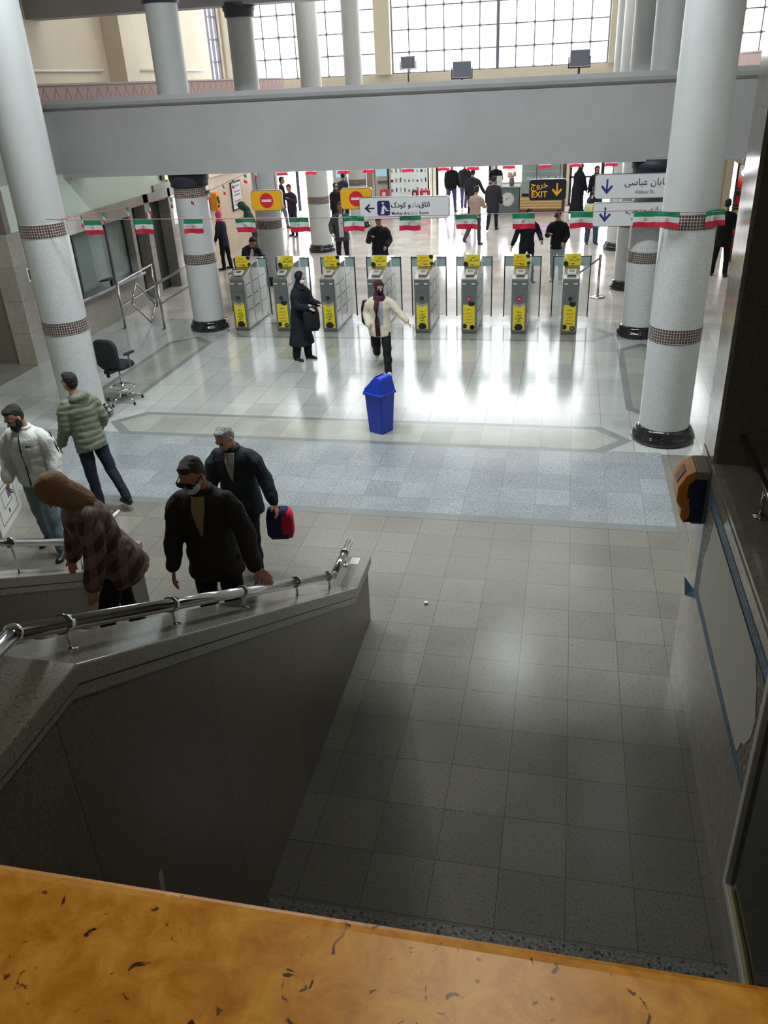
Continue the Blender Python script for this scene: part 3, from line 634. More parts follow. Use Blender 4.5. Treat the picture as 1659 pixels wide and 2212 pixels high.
text('lettering', 'Mother & b', .075, M_sdk, t, (-.07, -.003, -.1), bold=.001); text('lettering', 'aby\'s', .075, M_grey, t, (.19, -.003, -.1)); text('lettering', 'Room', .075, M_sdk, t, (.39, -.003, -.1), bold=.001)
t = sign('dark exit sign with orange lettering and a down arrow', -.39, 2.71, .66, .35, M_sdk, 16.4)
text('lettering', 'خروج', .15, M_sor, t, (-.15, -.003, .085), bold=.003); text('lettering', 'EXIT', .15, M_sor, t, (-.15, -.003, -.08), bold=.003, sx=.95); arrow(t, .17, 0, .115, 'down', M_sor)
t = sign('upper grey street sign with a blue down arrow reading Abbasi St.', 1.25, 2.8, 1.6, .39, M_swh, 15.9)
arrow(t, -.6, 0, .125, 'down', M_sblue); text('lettering', 'خیابان عباسی', .15, M_sdk, t, (.1, -.003, .06)); text('lettering', 'Abbasi St.', .085, mat('sign_grey_text', (96, 98, 108), .5), t, (.05, -.003, -.1))
t = sign('lower grey sign with a blue down arrow reading Terminal South', 1.25, 2.33, 1.62, .39, M_swh, 15.9, hang=False)
arrow(t, -.6, 0, .125, 'down', M_sblue); text('lettering', 'پایانه جنوب', .15, M_sdk, t, (.1, -.003, .06)); text('lettering', 'Terminal South', .075, mat('sign_grey_text', (96, 98, 108), .5), t, (.08, -.003, -.1))
b = MB(); b.cyl((-.5, .045, .195), (-.5, .045, .28), .006, 6); b.cyl((.5, .045, .195), (.5, .045, .28), .006, 6); b.build('hanging_wire', M_darkframe, t)

# ------------------------------------------------------------------ bunting
def thin_cloth(name, c):
    m, nt, b = newmat(name); b.inputs['Base Color'].default_value = lin(c); b.inputs['Roughness'].default_value = .7
    tr = nt.nodes.new('ShaderNodeBsdfTranslucent'); tr.inputs[0].default_value = lin(c); mx = nt.nodes.new('ShaderNodeMixShader'); mx.inputs[0].default_value = .6
    nt.links.new(b.outputs[0], mx.inputs[1]); nt.links.new(tr.outputs[0], mx.inputs[2]); nt.links.new(mx.outputs[0], nt.nodes['Material Output'].inputs[0]); return m
M_fg = thin_cloth('flag_green', (44, 150, 106)); M_fw = thin_cloth('flag_white', (232, 238, 238)); M_fr = thin_cloth('flag_red', (232, 50, 82))
def flag_mesh(w, h, ph, drop=0.0, lean=0):
    v = []; f = []; m = []; nx, nz = 10, 6
    for j in range(nz+1):
        for i in range(nx+1):
            u = i/nx; q = j/nz
            v.append(((u-.5)*w+lean*q*w*.25, .012*math.sin(6*u+ph+q)+.01*q*math.sin(9*u+ph*2), -q*h+drop*.01*math.sin(PI*u)-.006*math.sin(7*u+ph)*q))
    for j in range(nz):
        for i in range(nx):
            a = j*(nx+1)+i; f.append((a, a+1, a+nx+2, a+nx+1)); m.append(0 if j < 2 else 1 if j < 4 else 2)
    me = bpy.data.meshes.new('flag'); me.from_pydata(v, [], f)
    for k in (M_fg, M_fw, M_fr): me.materials.append(k)
    me.polygons.foreach_set('material_index', m); me.polygons.foreach_set('use_smooth', [True]*len(f)); return me
def emblem_mesh(w, h):
    b = MB(); s = h*.12
    for k in range(2):
        sg = 1-2*k
        for r0, r1 in ((.95, .78), (.55, .4)):
            n = 7
            for j in range(n):
                a0 = -1.15+2.3*j/n; a1 = -1.15+2.3*(j+1)/n
                b.face([(sg*s*r0*math.cos(a0), -.016, s*r0*math.sin(a0)-h*.5), (sg*s*r0*math.cos(a1), -.016, s*r0*math.sin(a1)-h*.5), (sg*s*r1*math.cos(a1), -.016, s*r1*math.sin(a1)-h*.5), (sg*s*r1*math.cos(a0), -.016, s*r1*math.sin(a0)-h*.5)])
    b.box(-s*.1, s*.1, -.017, -.015, -h*.5-s, -h*.5+s*1.05)
    me = bpy.data.meshes.new('emblem'); me.from_pydata(b.v, [], b.f); me.materials.append(M_red); return me
FLM = [flag_mesh(.28, .19, p, d, l) for p, d, l in ((0, 0, .15), (1.3, .5, .05), (2.6, 0, -.1), (4, 1, .25))]; EMB = emblem_mesh(.28, .19)
def flag(label, loc, rz, group, k, sc=1, em=True):
    o = bpy.data.objects.new('flag', FLM[k % 4]); COL.objects.link(o); tag(o, label, 'flag', group); o.location = loc; o.rotation_euler = (0, 0, rz); o.scale = (sc, sc, sc)
    if em: e = bpy.data.objects.new('emblem', EMB); COL.objects.link(e); e.parent = o
    return o
ORD = ['first', 'second', 'third', 'fourth', 'fifth', 'sixth', 'seventh', 'eighth', 'ninth', 'tenth', 'eleventh', 'twelfth']
b = MB(); b.tube([(-7.24, 10.97, 3.11), (-6.9, 10.95, 3.1), (-6.5, 11.0, 3.09), (-3, 11.05, 3.055), (.9, 11.0, 3.09), (1.2, 10.9, 3.08), (1.48, 10.87, 3.07), (1.8, 10.95, 3.07)], .006, 6)
tag(b.build('bunting_string', mat('string_grey', (150, 120, 122), .7)), 'thin string of the front flag garland between the two front columns', 'string')
for i, x in enumerate((-6.58, -5.80, -5.05, -4.29, -3.53, -2.77, -2.01, -1.28, -.55, .17, .94)):
    flag('%s flag from the left on the front garland between the big columns' % ORD[i].capitalize(), (x, 11.05, 3.07), 0, 'flags on the front garland', i)
flag('crumpled flag wrapped on the left side of the front right column', (1.19, 10.93, 3.08), -.45, 'flags on the front garland', 1)
flag('crumpled flag wrapped on the right side of the front right column', (1.73, 10.96, 3.08), .55, 'flags on the front garland', 3)
b = MB(); b.tube([(-7.13, 11.15, 3.08), (-7.26, 11.9, 3.03), (-7.27, 13.35, 2.94), (-7.27, 15.05, 2.88), (-7.17, 16.2, 2.83), (-7.15, 16.9, 2.82), (-7.27, 18.2, 2.85), (-7.27, 19.7, 2.9), (-7.25, 20.6, 2.95)], .006, 6)
tag(b.build('bunting_string', mat('string_red', (196, 90, 104), .7)), 'thin red string of the left garland running away along the columns', 'string')
for i, (y, z) in enumerate(((11.9, 3.03), (12.55, 2.98), (13.35, 2.94), (14.15, 2.91), (15.05, 2.88), (15.75, 2.85), (16.6, 2.81), (17.4, 2.83), (18.2, 2.85), (19.0, 2.88), (19.7, 2.9))):
    flag('%s flag along the receding left garland, counted from the front' % ORD[i].capitalize(), (-7.27 + (.02 if abs(y-16.6) > 1 else .12), y, z), -PI/2+.55, 'flags on the left garland', i+1, 1, False)
b = MB(); b.tube([(-7.15, 20.65, 2.95), (-6.9, 20.2, 2.91), (-3, 20.2, 2.91), (.9, 20.2, 2.91), (1.2, 20.4, 2.96)], .006, 6); tag(b.build('bunting_string', mat('string_grey', (150, 120, 122), .7)), 'thin string of the rear flag garland behind the grey beam', 'string')
for i, x in enumerate((-6.77, -6.05, -5.24, -4.65, -3.72, -2.86, -2.18, -1.38, -.57, .11, .89)):
    flag('%s flag from the left on the rear garland under the beam' % ORD[i].capitalize(), (x, 20.2, 2.91), 0, 'flags on the rear garland', i, 1)

# ------------------------------------------------------------------ props on the hall floor
t = thing('waste_bin', 'blue plastic swing-lid waste bin standing in the middle of the floor', 'bin', (-2.555, 11.13, 0), math.radians(-28))
M_bin = mat('bin_blue', (20, 58, 182), .35, noise=.04, nscale=3)
def sqring(s, z, c=.15):
    k = s*c; return [(-s+k, -s, z), (s-k, -s, z), (s, -s+k, z), (s, s-k, z), (s-k, s, z), (-s+k, s, z), (-s, s-k, z), (-s, -s+k, z)]
b = MB(); b.rings([sqring(.132, 0), sqring(.135, .01), sqring(.165, .6)], sm=False); b.build('body', M_bin, t, bevel=.004)
b = MB(); b.rings([sqring(.168, .585), sqring(.185, .59), sqring(.187, .625), sqring(.172, .635)], sm=False); b.build('rim', M_bin, t, bevel=.004)
b = MB(); pr = [(-.168, .63), (-.158, .68), (-.05, .79), (.03, .865), (.12, .865), (.145, .84), (.165, .67), (.17, .63)]
b.prism([(x, z) for x, z in pr], -.165, .165, 'Y')
for i in range(8):
    for k in (0, 8):
        x, yy, z = b.v[i+k]; b.v[i+k] = (x, yy*(1-.22*(z-.63)/.23), z)
b.build('lid', M_bin, t, bevel=.012)
b = MB(); b.obox((-.03, 0, .824), (.055, 0, .051), (0, .095, 0), (-.002, 0, .002)); b.build('swing_flap', mat('bin_blue_dark', (20, 38, 160), .35), t)

t = thing('swivel_chair', 'tall black swivel chair with chrome star base beside the left column', 'chair', (-7.2, 12.0, 0), math.radians(168))
M_fab = mat('chair_fabric', (28, 31, 38), .8, bump=.2, bscale=200)
for k in range(5):
    a = 2*PI*k/5+.3; d = Vector((math.cos(a), math.sin(a), 0)); b = MB(); b.tube([d*.03+Vector((0, 0, .12)), d*.17+Vector((0, 0, .115)), d*.3+Vector((0, 0, .06))], [.018, .015, .011]); lg = b.build('leg', M_chrome, t)
    b = MB(); b.ball(d*.3+Vector((0, 0, .028)), (.022, .022, .028), 8); b.build('caster', M_black, lg)
b = MB(); b.cyl((0, 0, .08), (0, 0, .32), .028); b.cyl((0, 0, .3), (0, 0, .6), .017); b.build('pole', M_chrome, t)
b = MB(); b.tube([(.2*math.cos(2*PI*k/24), .2*math.sin(2*PI*k/24), .26) for k in range(25)], .011, 8)
for k in range(3): b.cyl((0, 0, .27), (.2*math.cos(2*PI*k/3), .2*math.sin(2*PI*k/3), .26), .008, 8)
b.build('foot_ring', M_chrome, t)
b = MB(); b.rings([[(x*k, y*k, z) for x, y in rrect(.46, .44, .12)] for k, z in ((.86, .6), (1, .625), (1, .66), (.9, .685))]); b.build('seat', M_fab, t)
b = MB(); b.rings([[(x*kx, yy, .89+zz*kx) for x, zz in rrect(.47, .48, .14)] for kx, yy in ((.9, .26), (1, .245), (1, .2), (.92, .185))]); b.build('backrest', M_fab, t)
b = MB(); b.obox((0, .17, .6), (.06, 0, 0), (0, .12, 0), (0, 0, .03)); b.obox((0, .27, .66), (.03, 0, 0), (0, .01, 0), (0, 0, .15)); b.cyl((.1, 0, .58), (.26, -.02, .555), .006); b.build('mechanism', M_black, t)
for s in (-1, 1):
    b = MB(); b.tube([(s*.2, .02, .63), (s*.27, .02, .64), (s*.28, .02, .86)], .014); arm = b.build('armrest', M_dsteel, t)
    b = MB(); b.rings([[(s*.28+x, .0+y, z) for x, y in rrect(.07, .24, .03)] for z in (.86, .885)]); b.build('arm_pad', M_black, arm)

t = thing('cardboard_carton', 'white carton with a printed panel standing on the floor at the left edge', 'box', (-6.72, 7.68, 0), math.radians(18))
b = MB(); b.box(-.22, .22, -.42, .42, 0, .6); b.build('body', mat('carton_white', (206, 206, 200), .6), t, bevel=.006)
fr = MB()
for x0, x1, z0, z1 in ((-.24, -.235, .12, .5),): pass
def outline(y0, y1, z0, z1, w=.006, x=.223):
    b = MB(); b.box(x-.002, x, y0, y1, z0, z0+w); b.box(x-.002, x, y0, y1, z1-w, z1); b.box(x-.002, x, y0, y0+w, z0, z1); b.box(x-.002, x, y1-w, y1, z0, z1); return b
outline(-.3, .3, .1, .52).build('printed_frame', M_ink, t); outline(-.14, .16, .26, .46).build('printed_square', M_ink, t)
b = MB(); b.box(.222, .2235, .06, .15, .32, .45); b.build('printed_stripe', mat('carton_blue', (90, 88, 130), .6), t)
b = MB(); b.rings([[(x, .02*math.cos(2*PI*k/14), .18+.028*math.sin(2*PI*k/14)) for k in range(14)] for x in (.221, .2235)]); b.build('printed_mark', M_ink, t)

def barrier(label, x, y, ln, post2=True, rot=0, mid=.5):
    t = thing('steel_barrier', label, 'barrier', (x, y, 0), rot)
    for yy in ((0, ln) if post2 else (0,)):
        b = MB(); b.cyl((0, yy, 0), (0, yy, .98), .024); b.lathe([(.07, 0), (.07, .01), (.03, .015)], 16, (0, yy)); b.build('post', M_steel, t)
    b = MB(); b.obox((0, ln/2, 1.0), (.03, 0, 0), (0, ln/2+.03, 0), (0, 0, .018)); b.build('top_rail', M_steel, t)
    b = MB(); b.obox((0, ln/2, mid), (.018, 0, 0), (0, ln/2, 0), (0, 0, .015)); b.build('middle_rail', M_steel, t)
    return t
t = barrier('steel barrier frame with a tilted metal sheet leaning on it, beside the ticket window', -9.5, 16.45, 2.0, rot=math.radians(5))
barrier('steel barrier rail nearest the white column left of the gates', -8.55, 16.45, 1.9, rot=math.radians(3), mid=.55)
t = thing('folded_gate_frame', 'bent diamond-shaped metal frame leaning against the left barrier', 'frame', (-9.3, 16.75, 0), .25)
P = [(-.02, -.25, .55), (.05, .1, .92), (.3, .5, .35), (.25, .05, .03)]
b = MB()
for i in range(4): b.cyl(P[i], P[(i+1) % 4], .018, 8)
b.build('frame', M_steel, t); b = MB(); b.face([Vector(P[1]), Vector(P[2]), Vector(P[2]).lerp(Vector(P[3]), .5), Vector(P[1]).lerp(Vector(P[2]), .4)]); b.build('panel', M_dsteel, t)
t = thing('belt_barrier', 'steel belt barrier post with a round foot to the right of the gates', 'barrier', (.77, 19.5, 0))
b = MB(); b.lathe([(.17, 0), (.17, .02), (.14, .035), (.03, .05)], 28); b.build('foot', M_chrome, t)
b = MB(); b.cyl((0, 0, .04), (0, 0, .93), .03); b.lathe([(.036, .87), (.036, .95), (.02, .96)], 16); b.build('post', M_chrome, t)
b = MB(); b.obox((-.3, -1.0, .88), (.3, 1.0, .005), (0, 0, .022), (.003, -.001, 0)); b.build('belt', M_dsteel, t)
def flood(label, x, y, z, s=1, rz=0, foot=-.05):
    t = thing('floodlight', label, 'lamp', (x, y, z), rz)
    b = MB(); b.box(-.17*s, .17*s, -.05, .05, 0, .26*s); b.build('housing', mat('flood_grey', (112, 114, 128), .5), t, bevel=.01)
    b = MB(); [b.box(-.17*s+i*.05*s, -.15*s+i*.05*s, .05, .085, .02, .27*s) for i in range(7)]; b.build('cooling_fins', mat('flood_grey', (112, 114, 128), .5), t)
    b = MB(); b.box(-.2*s, -.18*s, -.01, .01, -.03, .16*s); b.box(.18*s, .2*s, -.01, .01, -.03, .16*s); b.box(-.2*s, .2*s, -.01, .01, -.03, -.01); b.box(-.02, .02, -.02, .02, foot, -.01); b.build('bracket', M_darkframe, t)
flood('square floodlight on the sill in front of the windows, left of three', -5.97, 33.3, 4.95, 1.5, 0, -.6)
flood('floodlight with ribbed back sitting on the beam, middle of three', -2.0, 16.6, 4.62, .95, .1)
flood('floodlight standing at the right end of the beam against the windows', .05, 16.6, 4.7, .95, 0, -.12)

# ------------------------------------------------------------------ ticket office at the left
t = thing('ticket_counter', 'steel-edged ticket counter with glass screens in the left wall', 'counter', (-10.0, 16.6, 0))
b = MB(); b.box(-.45, .16, -1.85, 1.85, .78, .84); b.build('worktop', M_steel, t, bevel=.006)
b = MB(); b.box(-.22, -.2, -1.85, 1.85, .84, 2.1); b.build('glass_screen', M_glass, t)
for y in (-1.83, -.4, 1.0, 1.83): b = MB(); b.box(-.24, -.18, y-.03, y+.03, .84, 2.1); b.build('screen_post', M_darkframe, t)
t = thing('card_reader_stand', 'dark card terminal on the ticket counter behind the front column', 'terminal', (-9.98, 16.9, .84))
b = MB(); b.obox((0, 0, .14), (.12, 0, .02), (0, .14, 0), (0, 0, .015)); b.obox((.05, .1, .07), (.03, 0, 0), (0, .03, 0), (0, 0, .07)); b.build('body', M_black, t)
b = MB(); b.box(-12.4, -12.35, 15.2, 16.2, 1.2, 1.9); tag(b.build('wall_notice', mat('notice_pink', (206, 176, 176), .6)), 'pale framed notice inside the ticket office', 'notice')
t = thing('vertical_blinds', 'pale green vertical blind beside the dark doorway in the ticket office', 'blind', (-10.5, 17.6, .84))
for k in range(6): b = MB(); b.box(0, .01, -.25+k*.09, -.19+k*.09, 0, 1.2); b.build('slat', mat('blind_green', (150, 170, 158), .6), t)
b = MB(); b.box(-.35, -.02, -.3, .3, -.9, 1.25)
tag(b.build('office_cupboard', mat('cupboard_grey', (92, 94, 90), .6), loc=(-10.6, 18.95, .9)), 'dark grey cupboard seen through the left doorway', 'cupboard')
def shade_sheet(name, y0, y1, z1): 
    b = MB(); b.box(-10.35, -10.3, y0, y1, 0, z1); return struct(b.build(name, mat('doorway_shade', (52, 54, 52), .6)))  # dark sheet stands in for the shade inside the doorway
shade_sheet('door_1', 18.6, 19.25, 2.25); shade_sheet('door_2', 19.5, 20.6, 2.25)
b = MB(); b.box(-9.99, -9.98, 19.3, 19.46, 1.55, 2.05); tag(b.build('notice', mat('notice_pinkish', (226, 190, 196), .6)), 'small pink notice on the pale pier between the two dark doorways', 'notice')
t = thing('hydrant_sign', 'small white square sign with a black symbol on the left marble pier', 'sign', (-9.99, 14.25, 1.66))
b = MB(); b.box(-.004, .004, -.12, .12, -.13, .13); b.build('plate', M_wpaint, t)
b = MB(); [b.box(.004, .007, *q) for q in ((-.08, -.05, -.09, .09), (.05, .08, -.09, .05), (-.08, .08, .06, .09), (-.02, .08, -.09, -.065), (-.02, .01, -.065, .01))]; b.build('symbol', M_ink, t)
t = thing('glass_office', 'glass-fronted office with a stone base beyond the two doorways', 'office', (-10.0, 22.0, 0))
b = MB(); b.box(-.1, -.08, -1.2, .9, 1.55, 2.6); b.build('glass_pane', mat('office_glass', (170, 196, 190), .05, alpha=.45), t)
b = MB(); [b.box(-.12, -.02, y-.03, y+.03, 1.5, 2.65) for y in (-1.2, -.2, .9)]; b.box(-.12, -.02, -1.2, .9, 2.5, 2.6); b.build('frame', M_steel, t)
for i, (y, z, c) in enumerate(((21.3, 1.95, (226, 226, 220)), (22.2, 1.8, (222, 222, 218)))):
    b = MB(); b.box(-10.06, -10.055, y-.1, y+.1, z-.15, z+.15); tag(b.build('notice', mat('paper%d' % i, c, .7)), ('white paper notice taped on the office glass, nearer one', 'white paper notice taped on the office glass, farther one')[i], 'notice')
t = thing('advert_lightbox', 'row of lit orange and yellow advert panels high on the left wall', 'lightbox', (-10.0, 21.5, 2.6))
b = MB(); b.box(-.04, .02, -1.1, 2.2, .07, .62); b.build('casing', M_black, t)
for y0, y1, c in ((-.95, .35, (250, 214, 150)), (.42, 2.1, (246, 232, 80))): b = MB(); b.box(.02, .03, y0, y1, .06, .56); b.build('lit_panel', mat('lit_%d' % c[2], c, .5, emit=.8), t)
t = thing('framed_poster', 'tall white framed poster on the beige wall past the second column', 'poster', (-10.28, 26.0, 1.62))
b = MB(); b.box(-.02, .02, -.42, .42, -.42, .42); b.build('frame', M_darkframe, t); b = MB(); b.box(.02, .025, -.38, .38, -.38, .38); b.build('sheet', M_wpaint, t); b = MB(); [b.box(.025, .028, -.25, .25, z, z+.05) for z in (-.28, -.18, .0, .1, .26)]; b.build('print', mat('poster_print', (150, 140, 160), .6), t)
t = thing('pay_phone', 'orange pay phone on the beige wall beside the column', 'telephone', (-10.28, 24.0, 1.45))
b = MB(); b.box(0, .22, -.16, .16, 0, .5); b.build('body', mat('phone_orange', (230, 146, 30), .4), t, bevel=.03); b = MB(); b.tube([(.24, -.1, .1), (.27, -.1, .25), (.24, -.1, .4)], .03); b.build('handset', M_black, t)
t = thing('trolley_bag', 'yellow woven sack with brown cardboard standing in a metal trolley behind the first gate', 'bag', (-7.35, 18.35, 0), .2)
b = MB(); b.rings([[(x*k, y*k, z) for x, y in rrect(.44, .4, .1)] for k, z in ((.7, .12), (.8, .3), (.95, .6), (1.0, .82))]); b.build('sack', mat('sack_yellow', (196, 190, 120), .8, noise=.15, nscale=10, bump=.3, bscale=20), t)
b = MB(); b.obox((-.02, .1, .95), (.14, .05, 0), (0, .01, 0), (-.03, 0, .18)); b.obox((.1, -.03, .9), (.1, -.06, .02), (0, .01, 0), (0, 0, .14)); b.build('cardboard', mat('cardboard', (150, 116, 84), .8), t)
b = MB(); [b.cyl((x, y, 0), (x, y, .86), .014, 8) for x in (-.27, .27) for y in (-.25, .25)]; [b.cyl((-.27, y, .86), (.27, y, .86), .014, 8) for y in (-.25, .25)]; [b.cyl((x, -.25, z), (x, .25, z), .014, 8) for x in (-.27, .27) for z in (.1, .86)]; b.cyl((-.27, -.25, .1), (.27, -.25, .1), .014, 8); b.build('trolley', M_steel, t)

# ------------------------------------------------------------------ far hall: shop, counter, display case, machines, doors
def glassdoor(name, x0, x1, z1, bars):
    b = MB(); b.box(x0, x0+.09, 34.3, 34.4, 0, z1); b.box(x1-.09, x1, 34.3, 34.4, 0, z1); b.box(x0, x1, 34.3, 34.4, z1-.09, z1); [b.box(x-.06, x+.06, 34.3, 34.4, 0, z1) for x in bars]
    b.box(x0, x1, 34.3, 34.4, 1.0, 1.06) if bars and name == 'door_5' else None
    return struct(b.build(name, M_darkframe))
glassdoor('door_3', -12.7, -9.2, 2.7, (-10.85,)); glassdoor('door_4', -5.15, -3.0, 2.7, ()); glassdoor('door_5', -.02, 2.4, 2.6, (.38, 1.2))
b = MB(); b.box(-2.88, -1.75, 34.34, 34.36, .9, 2.4); struct(b.build('window_6', M_glass))
def machine(label, x, c):
    t = thing('cash_machine', label, 'cash machine', (x, 33.9, 0)); b = MB(); b.box(-.42, .42, -.3, .35, 0, 2.0); b.build('cabinet', mat('machine_%d' % c[0], c, .5), t, bevel=.02)
    b = MB(); b.obox((-.05, -.32, 1.45), (.22, 0, 0), (0, -.01, -.14), (0, -.01, .002)); b.build('screen', mat('machine_screen', (150, 186, 200), .3, emit=.6), t); b = MB(); b.box(-.2, .2, -.36, -.3, 1.05, 1.15); b.build('keypad', M_dsteel, t)
machine('grey cash machine left of the orange panel near the entrance', -8.75, (168, 170, 172)); machine('pale cash machine right of the fifth column near the entrance', -6.6+.35-1.0+.1, (196, 190, 180))
b = MB(); b.box(-8.3, -8.2, 33.5, 34.2, 0, 2.4); tag(b.build('orange_panel', mat('orange_panel', (226, 140, 60), .5)), 'tall orange panel between the cash machines', 'panel')
t = thing('shop_display', 'brightly lit glass shelf display of a small phone shop', 'display cabinet', (-6.05, 33.3, 0))
b = MB(); b.box(-.75, .75, .2, .25, 0, 2.6); b.build('back_panel', mat('display_back', (226, 232, 232), .5, emit=.35), t)
b = MB(); [b.box(-.75, .75, -.2, .2, z, z+.02) for z in (.35, .75, 1.1, 1.45, 1.8, 2.15)]; b.build('glass_shelf', M_glass, t)
b = MB(); [b.box(x-.03, x+.03, -.22, -.16, 0, 2.6) for x in (-.78, .78)]; b.build('post', M_darkframe, t)
random.seed(5)
for zi, z in enumerate((.37, .77, 1.12, 1.47)):
    for k in range(9):
        b = MB(); x = -.66+k*.165; h = random.uniform(.07, .16); w = random.uniform(.02, .045); b.box(-w, w, -.03, .03, 0, h)
        tag(b.build('packet', mat('pk%d' % ((k+zi) % 4), [(90, 96, 104), (150, 156, 150), (60, 66, 72), (196, 190, 170)][(k+zi) % 4], .5), loc=(-6.05+x, 33.25, z)), 'small boxed accessory on a glass shelf of the phone shop', 'packet', 'packets on the shop shelves')
def redcase(label, x, z, w, h, c): 
    t = thing('red_case', label, 'case', (x, 32.9, 0)); b = MB(); b.box(-w, w, -.15, .15, 0, z+h); b.build('body', mat('case_%d' % c[0], c, .5), t, bevel=.01)
    b = MB(); b.box(-w*.4, w*.4, -.156, -.15, z+h*.4, z+h*.8); b.build('white_mark', M_wpaint, t)
redcase('red and pink box stand at the left of the shop display', -6.95, .55, .16, .35, (214, 56, 74)); redcase('red box stand at the right of the shop display', -5.35, .5, .2, .35, (210, 52, 70)); redcase('dark red box stand between display and open door', -5.75, .55, .11, .3, (120, 40, 50))
t = thing('info_counter', 'grey-green counter with a round white emblem near the entrance', 'counter', (-2.4, 32.9, 0))
b = MB(); b.box(-.55, .6, -.35, .35, 0, .9); b.build('body', mat('counter_green', (104, 122, 120), .6), t, bevel=.01); b = MB(); b.box(-.58, .63, -.38, .38, .9, .94); b.build('top', mat('counter_top', (150, 160, 158), .5), t)
b = MB(); b.rings([[(.18+.24*math.cos(2*PI*k/28), y, .5+.24*math.sin(2*PI*k/28)) for k in range(28)] for y in (-.36, -.352)]); e = b.build('emblem', M_wpaint, t)
b = MB()
for k in range(16):
    a = 2*PI*k/16; b.box(.18+.19*math.cos(a)-.012, .18+.19*math.cos(a)+.012, -.364, -.36, .5+.19*math.sin(a)-.008, .5+.19*math.sin(a)+.008)
b.tube([(.1, -.363, .46), (.16, -.363, .55), (.22, -.363, .52), (.27, -.363, .6)], .01, 6); b.build('emblem_print', mat('emblem_grey', (140, 130, 138), .6), e)
b = MB(); b.obox((-2.55, 32.75, 1.12), (.1, 0, 0), (0, .03, -.005), (0, .01, .18)); tag(b.build('notice_card', M_wpaint), 'white card standing on the grey-green counter', 'card')
t = thing('flower_vase', 'grey vase with pinkish flowers on the grey-green counter', 'vase', (-2.1, 32.8, .94)); b = MB(); b.lathe([(.07, 0), (.1, .12), (.08, .25), (.09, .28)], 16); b.build('vase', mat('vase_grey', (110, 122, 120), .4), t)
b = MB(); [b.ball((random.uniform(-.13, .13), random.uniform(-.08, .08), .36+random.uniform(-.05, .1)), .05, 6) for k in range(14)]; b.build('flowers', mat('flowers', (214, 160, 160), .7, col2=(236, 206, 170), nscale=20), t)
t = thing('display_case', 'wood-slatted glass display case with a purple neon welcome strip', 'display case', (-.95, 32.9, 0))
b = MB(); b.box(-.85, .75, -.3, .4, 0, .12); b.build('plinth', mat('plinth_brown', (120, 84, 70), .5), t)
b = MB(); b.box(-.8, .7, -.28, .35, .12, .55); b.build('base', mat('base_beige', (204, 176, 130), .5), t)
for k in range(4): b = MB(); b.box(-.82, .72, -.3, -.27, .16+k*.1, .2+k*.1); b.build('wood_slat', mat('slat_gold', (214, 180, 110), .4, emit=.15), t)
b = MB(); b.box(-.8, .7, -.28, -.27, .7, 1.75); b.box(-.8, -.79, -.28, .35, .7, 1.75); b.box(.69, .7, -.28, .35, .7, 1.75); b.build('glass', M_glass, t)
b = MB(); b.box(-.8, .7, .3, .35, .55, 1.8); b.box(-.82, .72, -.3, .35, 1.75, 1.8); b.box(-.8, .7, -.25, .3, .68, .7); b.box(-.75, .65, -.1, .3, 1.1, 1.12); b.box(-.75, .65, -.1, .3, 1.4, 1.42); b.build('shelves', mat('case_white', (196, 204, 200), .4), t)
text('neon_lettering', 'WELCOME', .12, mat('neon_purple', (196, 70, 255), .4, emit=4), t, (.05, -.31, .52), bold=.002)
b = MB(); b.box(.7, .82, -.32, -.2, 0, 2.6); b.build('post', mat('post_brown', (96, 66, 62), .5), t)
for k in range(5):
    b = MB(); b.rings([[(x, y, z) for x, y in rrect(.22*q, .2*q, .04)] for q, z in ((.9, 0), (1, .05), (.8, .09))]); tag(b.build('cake_box', M_wpaint, loc=(-1.45+k*.27, 33.0, 1.12)), 'small white tray on the upper shelf of the display case', 'tray', 'trays in the display case')
# snack shelf at the right behind the man in black
t = thing('snack_shelf', 'lit shelf of red snack packs at the far right', 'shelf', (4.35, 23.6, 0))
b = MB(); b.box(-.25, .7, .25, .3, 0, 2.3); b.build('back_panel', mat('shelf_back', (206, 200, 196), .6), t); b = MB(); [b.box(-.25, .7, -.2, .25, z, z+.03) for z in (.2, .6, 1.0, 1.35, 1.75)]; b.build('shelf_board', M_dsteel, t); b = MB(); b.box(-.27, -.22, -.22, .3, 0, 2.4); b.build('post', M_chrome, t)
for zi, z in enumerate((.23, .63, 1.03, 1.38, 1.78)):
    for k in range(6):
        b = MB(); b.rings([[(x, y*q, zz) for x, y in rrect(.13, .08, .02)] for q, zz in ((.3, 0), (1, .05), (1, .22), (.3, .27))]); tag(b.build('snack_pack', mat('pack%d' % ((k+zi) % 3), [(206, 40, 50), (214, 60, 60), (226, 196, 90)][(k+zi) % 3], .3), loc=(4.2+k*.145, 23.5, z)), 'shiny snack packet on the lit shelf at the far right', 'packet', 'snack packets on the right shelf')
b = MB(); b.ball((0, 0, 0), (.28, .1, .14), 10); tag(b.build('shop_lamp', M_bulb, loc=(4.45, 23.3, 2.2)), 'glaring white lamp above the snack shelf', 'lamp')
b = MB(); b.lathe([(.05, 0), (.16, .03), (.2, .12), (.2, .3), (.03, .32), (.03, .84)], 24); tag(b.build('speaker_dome', mat('dome_grey', (110, 106, 108), .4), loc=(4.2, 22.4, 2.42)), 'round grey fixture under the ceiling at the far right', 'fixture')
b = MB(); b.box(2.9, 3.0, 24, 24.1, 0, 3.2); b.box(3.75, 3.82, 23.4, 23.5, 0, 3.2); tag(b.build('shop_post', mat('post_gold', (190, 150, 90), .4)), 'slim gold and white shop posts beside the snack shelf', 'post')
b = MB(); b.box(-1.80, -1.72, 6.24, 6.36, .7005, .702); tag(b.build('paper_label', M_wpaint), 'torn white label stuck on the end of the central stair wall coping', 'label')
